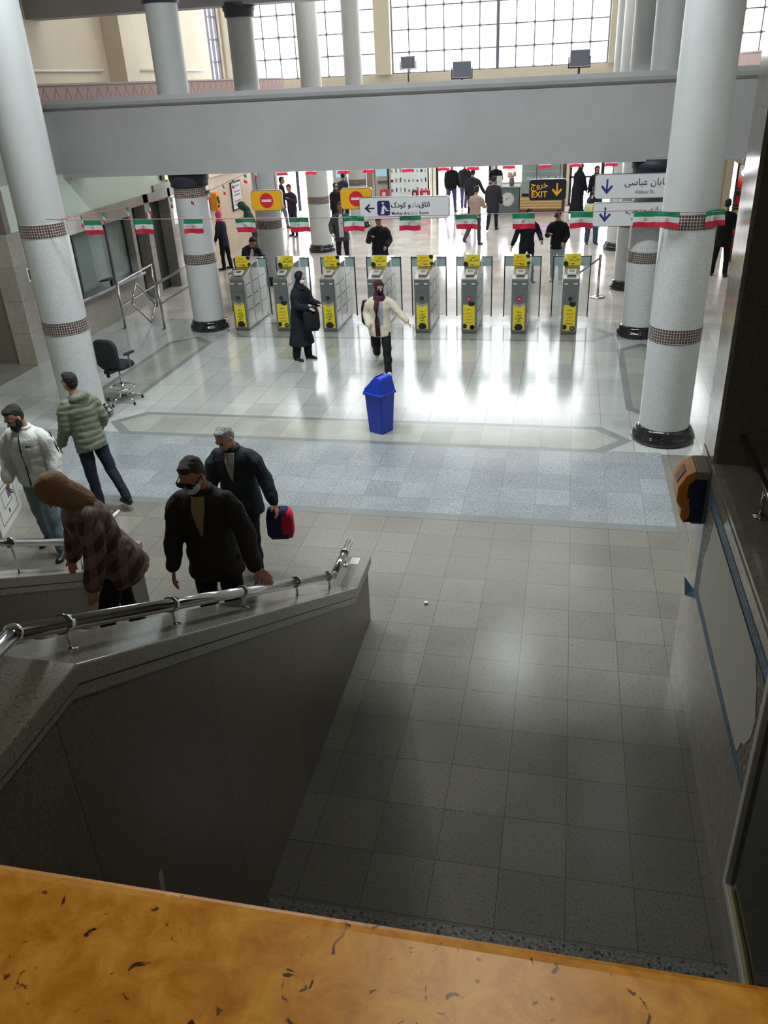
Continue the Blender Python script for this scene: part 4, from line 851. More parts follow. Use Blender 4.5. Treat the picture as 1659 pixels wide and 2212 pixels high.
b = MB(); b.box(-11.35, -10.98, 13.83, 13.85, .9, 1.75); tag(b.build('blue_panel', mat('blue_panel', (58, 92, 112), .3)), 'blue-grey panel on the dark wall at the far left edge', 'panel')
# crumpled litter
for i, (x, y, lb) in enumerate(((-1.17, 6.7, 'small crumpled white paper on the floor right of the stair wall'), (-6.6+.25, 8.35, 'torn white paper scrap on the floor behind the carton'), (-5.95, 7.25, 'small crumpled paper beside the carton'))):
    b = MB(); b.ball((0, 0, .015), (.025, .02, .015), 4); o = b.build('paper_scrap', M_wpaint, loc=(x, y, .003)); tag(o, lb, 'litter')

# ------------------------------------------------------------------ people
from mathutils import noise as mnoise
D2R = PI/180
def V(*a): return Vector(a)
def ell(mb, c, r, M=None, n=8):
    """ellipsoid with semi-axes r, optionally turned by 3x3 M"""
    c = Vector(c); rs = []
    for k in range(1, n):
        th = PI*k/n; ring = []
        for j in range(2*n):
            p = Vector((r[0]*math.sin(th)*math.cos(PI*j/n), r[1]*math.sin(th)*math.sin(PI*j/n), -r[2]*math.cos(th)))
            ring.append(c+(M @ p if M else p))
        rs.append(ring)
    mb.rings(rs)
def caps(mb, a, b, ra, rb, n=10):
    """tapered capsule"""
    a, b = Vector(a), Vector(b); t = b-a
    L = t.length or 1e-4; t = t/L; u = t.cross(V(0, 0, 1));
    if u.length < .1: u = t.cross(V(1, 0, 0))
    u.normalize(); w = t.cross(u); rs = []
    def ring(c, r): rs.append([c+u*(r*math.cos(2*PI*j/n))+w*(r*math.sin(2*PI*j/n)) for j in range(n)])
    for k in (1, 2, 3): q = PI/2*k/4; ring(a-t*(ra*math.cos(q)), ra*math.sin(q))
    ring(a, ra); ring(a.lerp(b, .5), (ra+rb)/2); ring(b, rb)
    for k in (3, 2, 1): q = PI/2*k/4; ring(b+t*(rb*math.cos(q)), rb*math.sin(q))
    mb.rings(rs)
def loft(mb, items, lat, n=20):
    """items: (centre, rx, ry, forward-axis) elliptical sections; lat = sideways axis"""
    lat = Vector(lat)
    mb.rings([[Vector(c)+lat*(rx*math.cos(2*PI*j/n))+Vector(fw)*(ry*math.sin(2*PI*j/n)) for j in range(n)] for c, rx, ry, fw in items])
def blob(mb, name, m, parent, vox=.012, smooth=3, wr=0, ws=7, disp=None):
    me = bpy.data.meshes.new('t'); me.from_pydata(mb.v, [], mb.f); fix_normals(me)
    o = bpy.data.objects.new('t', me); COL.objects.link(o)
    r = o.modifiers.new('r', 'REMESH'); r.mode = 'VOXEL'; r.voxel_size = vox; r.use_smooth_shade = True
    if smooth: s = o.modifiers.new('s', 'SMOOTH'); s.iterations = smooth; s.factor = .5
    bpy.context.view_layer.update()
    nm = bpy.data.meshes.new_from_object(o.evaluated_get(bpy.context.evaluated_depsgraph_get()))
    bpy.data.objects.remove(o); nm.name = name
    if wr or disp:
        nm.update(); sd = hash(name) % 7
        for v in nm.vertices:
            d = 0
            if wr:
                q = v.co*ws; d += wr*(mnoise.noise(Vector((q.x+sd, q.y, q.z*1.6)))+.6*abs(mnoise.noise(q*1.9)))
            if disp: d += disp(v.co)
            v.co += v.normal*d
    nm.materials.clear(); nm.materials.append(m)
    for p in nm.polygons: p.use_smooth = True
    ob = bpy.data.objects.new(name, nm); COL.objects.link(ob); ob.parent = parent
    return ob
def adir(fwd, out, side): return V(side*math.sin(out*D2R)*1.0, -math.sin(fwd*D2R)*math.cos(out*D2R), -math.cos(fwd*D2R)*math.cos(out*D2R))
def hand(mb, W, d, nrm, th, s=1, curl=25, spread=1):
    """palm, four bent fingers and a thumb; d = along the hand, nrm = palm side, th = thumb side"""
    d = d.normalized(); th = (th-d*th.dot(d)).normalized(); nrm = (nrm-d*nrm.dot(d)-th*nrm.dot(th)).normalized()
    K = []
    for o_, l in ((.03, .082), (.011, .09), (-.009, .086), (-.028, .076)):
        k = W+d*(l*s)+th*(o_*s*spread); K.append(k); caps(mb, W+d*.012*s+th*(o_*.55*s), k, .0135*s, .0105*s, 8)
    for k, ln, extra in zip(K, (.068, .077, .071, .055), (0, 3, 6, 10)):
        c = (curl+extra)*D2R; fd = (d*math.cos(c*.6)+nrm*math.sin(c*.6)).normalized(); m = k+fd*(ln*.5*s)
        fd2 = (d*math.cos(c*1.5)+nrm*math.sin(c*1.5)).normalized(); e = m+fd2*(ln*.5*s)
        caps(mb, k, m, .0098*s, .0088*s, 8); caps(mb, m, e, .0088*s, .0075*s, 8)
    a = W+d*.022*s+th*.024*s; b_ = a+(d*.6+th*.75+nrm*.25).normalized()*.036*s; c_ = b_+(d*.85+th*.35+nrm*.3).normalized()*.032*s
    caps(mb, a, b_, .0135*s, .011*s, 8); caps(mb, b_, c_, .0105*s, .0085*s, 8)
SKIN = mat('skin', (186, 138, 114), .55); SKIN2 = mat('skin_fair', (206, 162, 140), .55)
def cloth(name, c, wr=.25, rough=.85, sheen=.0, spec=.3): return mat('cloth_'+name, c, rough, bump=wr, bscale=45, sheen=sheen, spec=spec)
HAIRB = mat('hair_black', (26, 23, 24), .6, bump=.5, bscale=220); HAIRG = mat('hair_grey', (150, 148, 146), .6, bump=.6, bscale=160, noise=.35, nscale=60)
C_shoe = mat('shoe_black', (24, 23, 25), .4); C_shoew = mat('shoe_white', (206, 206, 204), .5)

def person(label, x, y, z=0, rz=0, h=1.75, lean=4, side=0, head=(12, 0), armL=(5, 8, 12, 0), armR=(5, 8, 12, 0), legL=(4, 5, 3), legR=(-4, 3, 3),
           skin=None, top=None, hem=.12, fit=.022, low=None, shoe=None, hair='short', hairm=None, flare=0, near=False, female=False, puffer=False, hood=None, scarf=None,
           skirt=None, curlL=28, curlR=28, pelvis=None, handdirL=None, handdirR=None, seated=False, legs=True, widelow=1.0, jacketopen=None, collar=None):
    s = h/1.75; skin = skin or SKIN; low = low or cloth('navy_denim', (42, 48, 62)); shoe = shoe or C_shoe; top = top or cloth('black_jacket', (28, 30, 36))
    t = thing('person', label, 'person', (x, y, z), rz*D2R)
    J = {}
    TH, SH, AN = .43*s, .42*s, .085*s
    legd = {}
    for sd, lg in ((1, legL), (-1, legR)):
        legd[sd] = (adir(lg[0], lg[2], sd), adir(lg[0]-lg[1], lg[2]*.6, sd))
    pz = max(-(legd[q][0].z*TH+legd[q][1].z*SH) for q in (1, -1))+AN if pelvis is None else pelvis
    P = V(0, 0, pz); le = lean*D2R; si = side*D2R
    up = V(math.sin(si), -math.sin(le), math.cos(le)*math.cos(si)).normalized(); lat = V(1, 0, -math.tan(si)*.6).normalized(); fwd = lat.cross(up).normalized()  # back-to-front points -Y
    if fwd.y > 0: fwd = -fwd
    sw = .185*s*(.9 if female else 1)
    chest = P+up*.34*s; shc = P+up*.475*s; neck = P+up*.53*s
    hy, hp = head[1]*D2R, head[0]*D2R
    Hm = Matrix.Rotation(hy, 3, 'Z') @ Matrix.Rotation(hp+le*.3, 3, 'X')      # head frame: -Y is the face
    nk = neck+up*.055*s+fwd*.01*s
    hc = nk+Hm @ V(0, -.02*s, .105*s)
    vox = (.0075 if near else .0125)
    body = MB()
    hips = {q: P+lat*(q*.09*s)-up*.02*s for q in (1, -1)}
    loft(body, [(P-up*.08*s, .12*s, .09*s, fwd), (P, .155*s, .105*s, fwd), (P+up*.13*s, .135*s, .09*s, fwd), (chest, .155*s, .11*s, fwd), (shc-up*.02*s, .135*s, .08*s, fwd), (shc+up*.035*s, .06*s, .055*s, fwd)], lat)
    caps(body, shc+up*.02*s, nk+up*.03*s, .055*s, .052*s)
    ell(body, hc+Hm @ V(0, .012, .03)*s, (.074*s, .093*s, .088*s), Hm, 10); ell(body, hc+Hm @ V(0, -.02, -.035)*s, (.058*s, .07*s, .075*s), Hm, 9)
    ell(body, hc+Hm @ V(0, -.05, -.085)*s, (.032*s, .03*s, .024*s), Hm, 7)
    caps(body, hc+Hm @ V(0, -.078, .005)*s, hc+Hm @ V(0, -.102, -.028)*s, .008*s, .0135*s, 8)
    for q in (1, -1):
        ell(body, hc+Hm @ V(q*.076, .008, -.01)*s, (.009*s, .02*s, .03*s), Hm, 6)
        caps(body, hc+Hm @ V(q*.012, -.08, .022)*s, hc+Hm @ V(q*.045, -.072, .022)*s, .008*s, .008*s, 6)
    el, wr_, sho, hd = {}, {}, {}, {}
    for q, ar in ((1, armL), (-1, armR)):
        S = shc+lat*(q*sw)-up*.01*s; u_ = adir(ar[0]+lean*.4, ar[1], q); E = S+u_*.285*s; f_ = adir(ar[0]+lean*.4+ar[2], ar[1]-ar[3], q); Wp = E+f_*.245*s
        sho[q], el[q], wr_[q] = S, E, Wp
        caps(body, S-up*.02*s-lat*(q*.02*s), E, .036*s, .036*s); caps(body, E, Wp, .038*s, .026*s)
        hdv = (handdirL if q > 0 else handdirR); dd = Vector(hdv).normalized() if hdv else f_; hd[q] = dd
        nr = V(-q*1.0, .15, -.1) if abs(dd.z) > .6 else V(-q*.3, 0, -1)
        hand(body, Wp+dd*.008*s, dd, nr, V(-q*.25, -1, .15) if abs(dd.z) > .6 else V(-q, -.2, .2), s*(.92 if female else 1), curlL if q > 0 else curlR)
    kn, ank = {}, {}
    for q in (1, -1):
        K = hips[q]+legd[q][0]*TH; A = K+legd[q][1]*SH; kn[q], ank[q] = K, A
        caps(body, hips[q], K, .085*s, .052*s); caps(body, K, A, .052*s, .036*s)
        ft = V(q*.12, -1, 0).normalized(); pit = max(-.7, min(.9, (A.z-AN)*2.2)) if not seated else 0
        ft = (ft-V(0, 0, pit*.8)).normalized(); toe = A+ft*.15*s+V(0, 0, -.055*s)
        J[q] = (ft, toe)
        caps(body, A+V(0, 0, -.03*s), toe, .036*s, .028*s)
    blob(body, 'body', skin, t, vox, 2)
    # face
    if hair != 'back':
        b = MB(); [ell(b, hc+Hm @ V(q*.029, -.083, .006)*s, (.011*s, .007*s, .006*s), Hm, 6) for q in (1, -1)]; b.build('eyes', mat('eye_dark', (40, 30, 28), .3), t)
        b = MB(); [caps(b, hc+Hm @ V(q*.014, -.091, .027)*s, hc+Hm @ V(q*.046, -.082, .03)*s, .004*s, .003*s, 6) for q in (1, -1)]; b.build('eyebrows', HAIRB, t)
        b = MB(); ell(b, hc+Hm @ V(0, -.086, -.058)*s, (.022*s, .007*s, .0065*s), Hm, 6); b.build('lips', mat('lips', (150, 88, 80), .5), t)
    # trousers
    if legs:
        b = MB(); loft(b, [(P-up*.09*s, .13*s, .1*s, fwd), (P-up*.02*s, .17*s, .122*s, fwd), (P+up*.1*s, .155*s, .108*s, fwd)], lat)
        for q in (1, -1):
            caps(b, hips[q], kn[q], .099*s, .072*s*widelow); caps(b, kn[q], ank[q]+V(0, 0, .0), .07*s*widelow, .056*s*widelow)
        blob(b, 'trousers', low, t, .02 if not near else .012, 3, .012, 6)
    for q in (1, -1):
        b = MB(); ft, toe = J[q]; A = ank[q]; zb = V(0, 0, -1) if not seated else V(0, 0, -1)
        caps(b, A+V(0, .025, -.045)*s, toe+ft*.02, .042*s, .036*s); caps(b, A+V(q*.008, .01, -.02)*s, toe+V(q*.015*s, 0, .0), .043*s, .036*s); caps(b, A+V(0, .035, -.03)*s, A+V(0, 0, .0), .04*s, .045*s)
        blob(b, 'shoe', shoe, t, .011 if near else .016, 2)
    # top garment
    f = fit*s; b = MB(); hemc = P-up*hem*s
    its = [(hemc, (.165+flare)*s+f, (.118+flare*.8)*s+f, fwd), (P, .16*s+f+flare*.5*s, .115*s+f+flare*.4*s, fwd), (P+up*.14*s, .148*s+f, .105*s+f, fwd), (chest, .168*s+f, .118*s+f, fwd), (shc-up*.03*s, .165*s+f*.8, .095*s+f, fwd), (shc+up*.02*s, .125*s+f*.6, .08*s+f*.6, fwd), (shc+up*.045*s, .085*s+f*.5, .066*s+f*.5, fwd), (shc+up*.065*s, .062*s+f*.4, .058*s+f*.4, fwd)]
    if skirt is not None:
        zc = skirt; c0 = V(0, .02, zc) ; its = [(V(P.x*.5, P.y+.02, zc), (.25+flare)*s, (.2+flare)*s, V(0, -1, 0)), (V(0, .01, (zc+P.z)/2), (.21+flare*.6)*s, (.165+flare*.6)*s, V(0, -1, 0))]+its[1:]
    loft(b, its, lat)
    for q in (1, -1):
        caps(b, sho[q]-lat*(q*.035*s)-up*.018*s, sho[q].lerp(el[q], .35), .05*s+f*.55, .054*s+f*.75); caps(b, sho[q].lerp(el[q], .35), el[q], .054*s+f*.75, .046*s+f*.75); caps(b, el[q], wr_[q]-(wr_[q]-el[q])*.06, .047*s+f*.8, .036*s+f*.7)
    dp = (lambda co: .009*abs(math.sin(PI*(co.z+.03*mnoise.noise(co*5))/.07))-.005) if puffer else None
    jk = blob(b, 'top', top, t, (.011 if near else .018), 3, .013 if near else .009, 7, dp)
    if collar:
        b = MB(); 
        for k in range(10): 
            a0, a1 = 2*PI*k/10, 2*PI*(k+1)/10; c = shc+up*.065*s; caps(b, c+lat*(.07*s*math.cos(a0))+fwd*(.066*s*math.sin(a0)), c+lat*(.07*s*math.cos(a1))+fwd*(.066*s*math.sin(a1)), .02*s, .02*s, 6)
        blob(b, 'collar', collar, t, .01, 1)
    if jacketopen:   # shirt panel seen between the open fronts
        b = MB(); w = jacketopen[1]*s; rr = []
        for k, (c, ry, ww) in enumerate(((shc+up*.045*s, .066*s+f*.6, .85 if len(jacketopen) > 3 else .5), (shc-up*.03*s, .098*s+f, .9), (chest, .12*s+f, .5 if len(jacketopen) > 3 else 1), (P+up*(.24 if len(jacketopen) > 3 else .14)*s, (.115 if len(jacketopen) > 3 else .107)*s+f, .12 if len(jacketopen) > 3 else 1), (P-up*jacketopen[2]*s, .118*s+f, 1.1))):
            rr.append([c+fwd*(ry+.006)+lat*(-w*ww), c+fwd*(ry+.014)-lat*0, c+fwd*(ry+.006)+lat*(w*ww), c+fwd*(ry-.03)+lat*(w*ww), c+fwd*(ry-.03)-lat*(w*ww)])
        if len(jacketopen) > 3: rr = rr[:4]
        b.rings(rr, sm=False); b.build('shirt', jacketopen[0], t)
    # head covering
    hm = hairm or HAIRB
    if hair in ('short', 'back', 'bun'):
        b = MB(); ell(b, hc+Hm @ V(0, .032, .045)*s, (.08*s, .089*s, .082*s), Hm, 10); ell(b, hc+Hm @ V(0, .05, .0)*s, (.074*s, .062*s, .08*s), Hm, 9)
        ell(b, hc+Hm @ V(0, -.02, .098)*s, (.056*s, .045*s, .028*s), Hm, 8); blob(b, 'hair', hm, t, .009, 2, .006, 30)
    elif hair == 'hood':
        b = MB(); ell(b, hc+Hm @ V(0, .03, .03)*s, (.115*s, .125*s, .13*s), Hm, 10); ell(b, hc+Hm @ V(0, .03, -.07)*s, (.105*s, .105*s, .1*s), Hm, 9); caps(b, hc+Hm @ V(0, .05, -.08)*s, shc+up*.03*s-fwd*.03*s, .09*s, .12*s)
        blob(b, 'hood', hm, t, .012, 3, .01, 9)
    elif hair == 'scarf':
        b = MB(); ell(b, hc+Hm @ V(0, .028, .03)*s, (.092*s, .1*s, .1*s), Hm, 10); ell(b, hc+Hm @ V(0, .02, -.05)*s, (.082*s, .075*s, .09*s), Hm, 9); caps(b, hc+Hm @ V(0, .02, -.09)*s, shc+up*.03*s, .075*s, .11*s); ell(b, shc+up*.02*s+fwd*.04*s, (.12*s, .1*s, .07*s))
        blob(b, 'headscarf', hm, t, .012, 3, .008, 10)
    J.update(dict(root=t, hc=hc, Hm=Hm, s=s, P=P, up=up, lat=lat, fwd=fwd, sho=sho, el=el, wr=wr_, hd=hd, chest=chest, shc=shc, f=f, ank=ank, kn=kn))
    return J
def mask(p, m):
    b = MB(); s = p['s']; Hm = p['Hm']; hc = p['hc']
    ell(b, hc+Hm @ V(0, -.05, -.05)*s, (.063*s, .062*s, .054*s), Hm, 9); b.build('face_mask', m, p['root'])
def glasses(p, m):
    b = MB(); s = p['s']; Hm = p['Hm']; hc = p['hc']
    for q in (1, -1): ell(b, hc+Hm @ V(q*.034, -.098, .008)*s, (.032*s, .008*s, .021*s), Hm, 8)
    caps(b, hc+Hm @ V(-.07, -.085, .014)*s, hc+Hm @ V(.07, -.085, .014)*s, .006*s, .006*s, 6)
    for q in (1, -1): caps(b, hc+Hm @ V(q*.072, -.08, .014)*s, hc+Hm @ V(q*.08, .01, .01)*s, .004*s, .004*s, 6)
    b.build('glasses', m, p['root'])
def beard(p, big=1):
    b = MB(); s = p['s']; Hm = p['Hm']; hc = p['hc']
    ell(b, hc+Hm @ V(0, -.05, -.083)*s, (.06*s, .052*s, .05*s*big), Hm, 9); ell(b, hc+Hm @ V(0, -.082, -.045)*s, (.03*s, .013*s, .01*s), Hm, 6)
    for q in (1, -1): ell(b, hc+Hm @ V(q*.06, -.015, -.05)*s, (.016*s, .035*s, .05*s), Hm, 7)
    blob(b, 'beard', HAIRB, p['root'], .009, 2, .005, 30)
def strip(p, name, m, pts, r, n=8):
    b = MB(); b.tube(pts, r, n); return b.build(name, m, p['root'])
def shoulder_bag(label, world, size, m, rz=0, group=None, strap=None, m2=None):
    t = thing('shoulder_bag', label, 'bag', world, rz)
    w, d, h = size; b = MB(); b.rings([[(x*k, yy*k, z) for x, yy in rrect(w, d, min(w, d)*.3)] for k, z in ((.75, 0), (1, h*.15), (1, h*.7), (.8, h))]); b.build('body', m, t)
    if m2: b = MB(); b.rings([[(x*k+w*.32, yy*k, z) for x, yy in rrect(w*.5, d*1.04, min(w, d)*.2)] for k, z in ((.7, .01), (1, h*.2), (1, h*.7), (.75, h*.96))]); b.build('side_panel', m2, t)
    if strap: b = MB(); b.tube(strap, .009, 6); b.build('strap', M_black, t)
    return t

# plaid cloth
def plaid(name, c0, c1, c2):
    m, nt, bs = newmat(name); N = nt.nodes; L = nt.links; tc = N.new('ShaderNodeTexCoord'); sx = N.new('ShaderNodeSeparateXYZ'); L.new(tc.outputs['Object'], sx.inputs[0])
    outs = []
    sxy = M_(N, 'ADD'); L.new(sx.outputs['X'], sxy.inputs[0]); L.new(sx.outputs['Y'], sxy.inputs[1])
    szy = M_(N, 'SUBTRACT'); L.new(sx.outputs['Z'], szy.inputs[0]); y5 = M_(N, 'MULTIPLY', None, .55); L.new(sx.outputs['Y'], y5.inputs[0]); L.new(y5.outputs[0], szy.inputs[1])
    for src in (sxy, szy):
        p = M_(N, 'PINGPONG', None, .075); L.new(src.outputs[0], p.inputs[0]); g = M_(N, 'GREATER_THAN', None, .038); L.new(p.outputs[0], g.inputs[0])
        p2 = M_(N, 'PINGPONG', None, .009); L.new(src.outputs[0], p2.inputs[0]); g2 = M_(N, 'GREATER_THAN', None, .0055); L.new(p2.outputs[0], g2.inputs[0]); outs.append((g, g2))
    a = M_(N, 'ADD'); L.new(outs[0][0].outputs[0], a.inputs[0]); L.new(outs[1][0].outputs[0], a.inputs[1]); hlf = M_(N, 'MULTIPLY', None, .5); L.new(a.outputs[0], hlf.inputs[0])
    r = N.new('ShaderNodeValToRGB'); r.color_ramp.interpolation = 'CONSTANT'; e = r.color_ramp.elements; e[0].color = lin(c0); e[0].position = 0; e[1].color = lin(c1); e[1].position = .4; e3 = e.new(.8); e3.color = lin(c2)
    L.new(hlf.outputs[0], r.inputs[0])
    mn = M_(N, 'MULTIPLY'); L.new(outs[0][0].outputs[0], mn.inputs[0]); L.new(outs[1][0].outputs[0], mn.inputs[1])
    m4 = M_(N, 'MAXIMUM'); L.new(outs[0][1].outputs[0], m4.inputs[0]); L.new(outs[1][1].outputs[0], m4.inputs[1]); m5 = M_(N, 'MULTIPLY'); L.new(mn.outputs[0], m5.inputs[0]); L.new(m4.outputs[0], m5.inputs[1]); m6 = M_(N, 'MULTIPLY', None, .6); L.new(m5.outputs[0], m6.inputs[0])
    mx = N.new('ShaderNodeMix'); mx.data_type = 'RGBA'; L.new(m6.outputs[0], mx.inputs[0]); L.new(r.outputs[0], mx.inputs[6]); mx.inputs[7].default_value = lin((70, 52, 44)); L.new(mx.outputs[2], bs.inputs['Base Color']); bs.inputs['Roughness'].default_value = .9
    return m
C_blk = cloth('black', (26, 27, 32)); C_char = cloth('charcoal', (46, 48, 56)); C_navy = cloth('navy', (34, 40, 58)); C_jean = cloth('blue_jeans', (62, 84, 116)); C_grey = cloth('grey_trousers', (130, 138, 146)); C_pale = cloth('pale_jeans', (160, 178, 184))
# the man in the black jacket coming onto the stairs
C_bj = cloth('brown_black_jacket', (40, 36, 34), .3, .7); C_bk = cloth('dark_trousers', (22, 22, 25))
p = person('man in a brown-black jacket, dark glasses and pale blue mask climbing the stairs', -2.33, 4.64, .817, 6, 1.73, lean=6, head=(26, -16), armL=(14, 22, 26, 2), armR=(0, 12, 16, 8), top=C_bj, low=C_bk, hem=.17, fit=.03, near=True,
           hairm=mat('hair_dark_thin', (52, 44, 40), .6, bump=.5, bscale=200), handdirL=(.75, -.35, -.45), curlL=12, curlR=26, flare=.01, jacketopen=(cloth('beige_print_shirt', (150, 128, 96)), .052, 0, 'v'), collar=C_bj, skin=mat('skin_warm', (176, 122, 98), .55))
mask(p, mat('mask_pale_blue', (186, 204, 220), .7)); glasses(p, mat('glass_black', (14, 14, 16), .15))
for q in (1, -1):
    c = p['wr'][q]-(p['wr'][q]-p['el'][q])*.1; b = MB(); b.ball(c+V(q*.045, 0, 0), (.014, .02, .012), 5); b.build('cuff_tab', C_bj, p['root'])
# grey-haired man behind him
p5 = person('grey-haired man in a dark coat carrying a navy and red bag', -3.16, 7.1, 0, 6, 1.8, lean=10, head=(28, -22), armL=(4, 24, 12, 4), armR=(6, 10, 20, 2), top=cloth('dark_slate_coat', (36, 42, 48)), low=C_bk, hem=.24, fit=.034, near=True, hairm=HAIRG, flare=.02,
           jacketopen=(cloth('light_shirt', (150, 152, 146)), .05, 0, 'v'), collar=cloth('dark_slate_coat', (36, 42, 48)), legL=(14, 8, 3), legR=(-10, 8, 3))
w = p5['wr'][1]; shoulder_bag('navy and red shopping bag hanging from the hand of the grey-haired man', (-3.16+w.x+.03, 7.1+w.y+.1, w.z-.44), (.26, .12, .34), cloth('bag_navy', (34, 40, 72)), .2, strap=[(-.05, 0, .33), (-.03, 0, .4), (.03, 0, .33)], m2=cloth('bag_red', (190, 34, 62)))
# plaid hooded person on the stairs
p3 = person('person in a brown plaid overshirt and tan hood bending forward on the stairs', -3.12, 4.6, .817, -42, 1.66, lean=19, side=0, head=(42, -6), armL=(-4, 9, 14, 0), armR=(-6, 12, 12, 0), top=plaid('brown_plaid', (70, 54, 46), (112, 92, 80), (150, 134, 118)), low=C_bk, hem=.2, fit=.05, near=True, flare=.05,
           hair='hood', hairm=cloth('tan_hood', (134, 104, 78)), legL=(22, 12, 4), legR=(-6, 6, 4))
strip(p3, 'scarf_print', cloth('mustard_print', (170, 130, 60)), [p3['shc']+V(-.1, .06, .05), p3['shc']+V(0, .09, .06), p3['shc']+V(.1, .05, .05)], .03)
# bearded man in the white jacket
C_wj = cloth('white_jacket', (206, 210, 206), .35, .6)
p1 = person('bearded man in a white zip jacket and grey-blue jeans looking down at the far left', -5.62, 7.26, 0, 8, 1.83, lean=3, head=(26, -28), armL=(2, 14, 28, 6), armR=(-8, 16, 34, 14), top=C_wj, low=cloth('grey_blue_jeans', (104, 124, 130)), hem=.08, fit=.045, near=True, legL=(16, 10, 5), legR=(-8, 6, 4), shoe=C_shoe, curlL=50, curlR=50, collar=C_wj, widelow=1.1)
beard(p1, 1.2)
F = p1['fwd']; U = p1['up']; Lt = p1['lat']
strip(p1, 'zip', C_blk, [p1['shc']+F*.14+U*.03, p1['chest']+F*.182, p1['P']+U*.14+F*.170, p1['P']-U*.07+F*.178], .007)
strip(p1, 'jacket_logo', C_blk, [p1['chest']+F*.175+Lt*.065+U*.04, p1['chest']+F*.17+Lt*.085+U*.06, p1['chest']+F*.165+Lt*.105+U*.035], .008)
for q in (1, -1): strip(p1, 'sleeve_stripe', C_blk, [p1['sho'][q]+Lt*q*.085+U*.02, p1['sho'][q].lerp(p1['el'][q], .5)+Lt*q*.09, p1['el'][q]+Lt*q*.085], .006)
b = MB(); loft(b, [(p1['P']-U*.12, .185, .138, F), (p1['P']-U*.06, .19, .14, F)], Lt); b.build('sweater_hem', cloth('tan_knit', (150, 128, 100)), p1['root'])
# man in the olive puffer
C_ol = cloth('olive_puffer', (106, 112, 95), .2, .6)
p2 = person('man in an olive padded jacket walking left in front of the white column', -5.6, 8.35, 0, -118, 1.76, lean=12, head=(2, 12), armL=(-6, 8, 30, 0), armR=(-24, 10, 66, -6), top=C_ol, low=cloth('dark_blue_jeans', (28, 36, 50)), hem=.14, fit=.036, near=True, puffer=True, legL=(-6, 4, 2), legR=(-21, 12, 2), shoe=C_shoe)
b = MB(); c = p2['shc']-p2['fwd']*.09+p2['up']*.03; ell(b, c, (.13, .08, .06)); ell(b, c-p2['up']*.05, (.1, .06, .08)); blob(b, 'hood', C_ol, p2['root'], .013, 3, .012, 9)
# woman in the long black coat
C_coat = cloth('black_coat', (24, 28, 38), .25, .8)
p6 = person('woman in a long black coat and headscarf with a white mask', -4.77, 14.5, 0, 66, 1.66, lean=4, head=(12, 8), armL=(22, 8, 62, 24), armR=(20, 8, 60, 18), top=C_coat, low=C_blk, skirt=.3, flare=.035, fit=.034, hair='scarf', hairm=C_coat, female=True, skin=SKIN2, legL=(4, 4, 2), legR=(-4, 4, 2), widelow=1.35)
mask(p6, mat('mask_white', (214, 214, 218), .7))
shoulder_bag('black rucksack held in front by the woman in the long black coat', (-4.77+.28, 14.5-.2, .62), (.3, .2, .42), C_blk, .3, strap=[(-.1, -.03, .4), (-.22, -.05, .72)])
# woman in the cream jacket
C_cr = cloth('cream_jacket', (214, 206, 184), .3)
p7 = person('woman in a cream jacket and maroon scarf with a black mask behind the bin', -3.1, 13.85, 0, 10, 1.66, lean=3, head=(8, 20), armL=(10, 36, 12, -4), armR=(-14, 18, 52, 26), top=C_cr, low=C_blk, hem=.2, fit=.03, flare=.03, hair='scarf', hairm=cloth('maroon_scarf', (74, 34, 48)), female=True, skin=SKIN2, legL=(14, 6, 2), legR=(-20, 32, 2), shoe=C_shoew, widelow=1.25,
           jacketopen=(cloth('grey_top', (150, 160, 164)), .06, .12))
mask(p7, C_blk)
F = p7['fwd']; U = p7['up']; Lt = p7['lat']
strip(p7, 'scarf_end', cloth('maroon_scarf', (74, 34, 48)), [p7['shc']+F*.11-Lt*.03+U*.02, p7['chest']+F*.165-Lt*.06, p7['P']+U*.12+F*.16-Lt*.05, p7['P']-U*.16+F*.165-Lt*.04], .042)
b = MB(); ell(b, p7['hc']+p7['Hm'] @ V(0, -.045, .085), (.06, .045, .03), p7['Hm'], 7); b.build('hair', HAIRB, p7['root'])
shoulder_bag('black backpack worn by the woman in the cream jacket', (-3.1-.22, 13.85+.17, .82), (.3, .16, .42), C_blk, .17)

# ---- beyond the gates
P_ = person
P_('young man in a dark and white tracksuit top bent over behind the first gate', -7.55, 19.2, 0, 50, 1.66, head=(30, 10), lean=36, top=C_navy, low=C_blk, armL=(25, 6, 60, 20), armR=(25, 6, 60, 20), jacketopen=(cloth('white_panel', (214, 214, 206)), .05, 0))
P_('person in a green hooded coat leaning to the counter behind the no-entry sign', -9.3, 24.6, 0, -60, 1.68, head=(40, 0), lean=20, top=cloth('green_coat', (44, 74, 62)), low=cloth('green_trousers', (60, 74, 74)), hair='hood', hairm=cloth('green_coat', (44, 74, 62)), hem=.3, armL=(5, 5, 60, 0), armR=(0, 5, 50, 0))
p = P_('woman with a pink headscarf and dark backpack half hidden by the second column', -9.55, 22.75, 0, -100, 1.62, head=(5, 0), top=C_navy, low=C_blk, hair='scarf', hairm=cloth('pink_scarf', (226, 84, 120)), female=True, hem=.25)
P_('man in a black jacket and grey trousers standing in the bright doorway', -10.1, 29.8, 0, 100, 1.78, top=C_blk, low=C_grey, head=(8, 0), legL=(12, 6, 3), legR=(-10, 4, 3), armL=(10, 10, 70, 10))
P_('dark-clothed person partly hidden behind the man in grey trousers', -10.75, 29.9, 0, 60, 1.72, top=C_blk, low=C_blk)
P_('man in a dark outfit with hands joined at his chest in the bright doorway', -9.2, 28.2, 0, -20, 1.7, top=cloth('dark_purple', (52, 44, 60)), low=cloth('indigo', (50, 46, 84)), armL=(25, 22, 100, 50), armR=(25, 22, 100, 50), head=(18, 0))
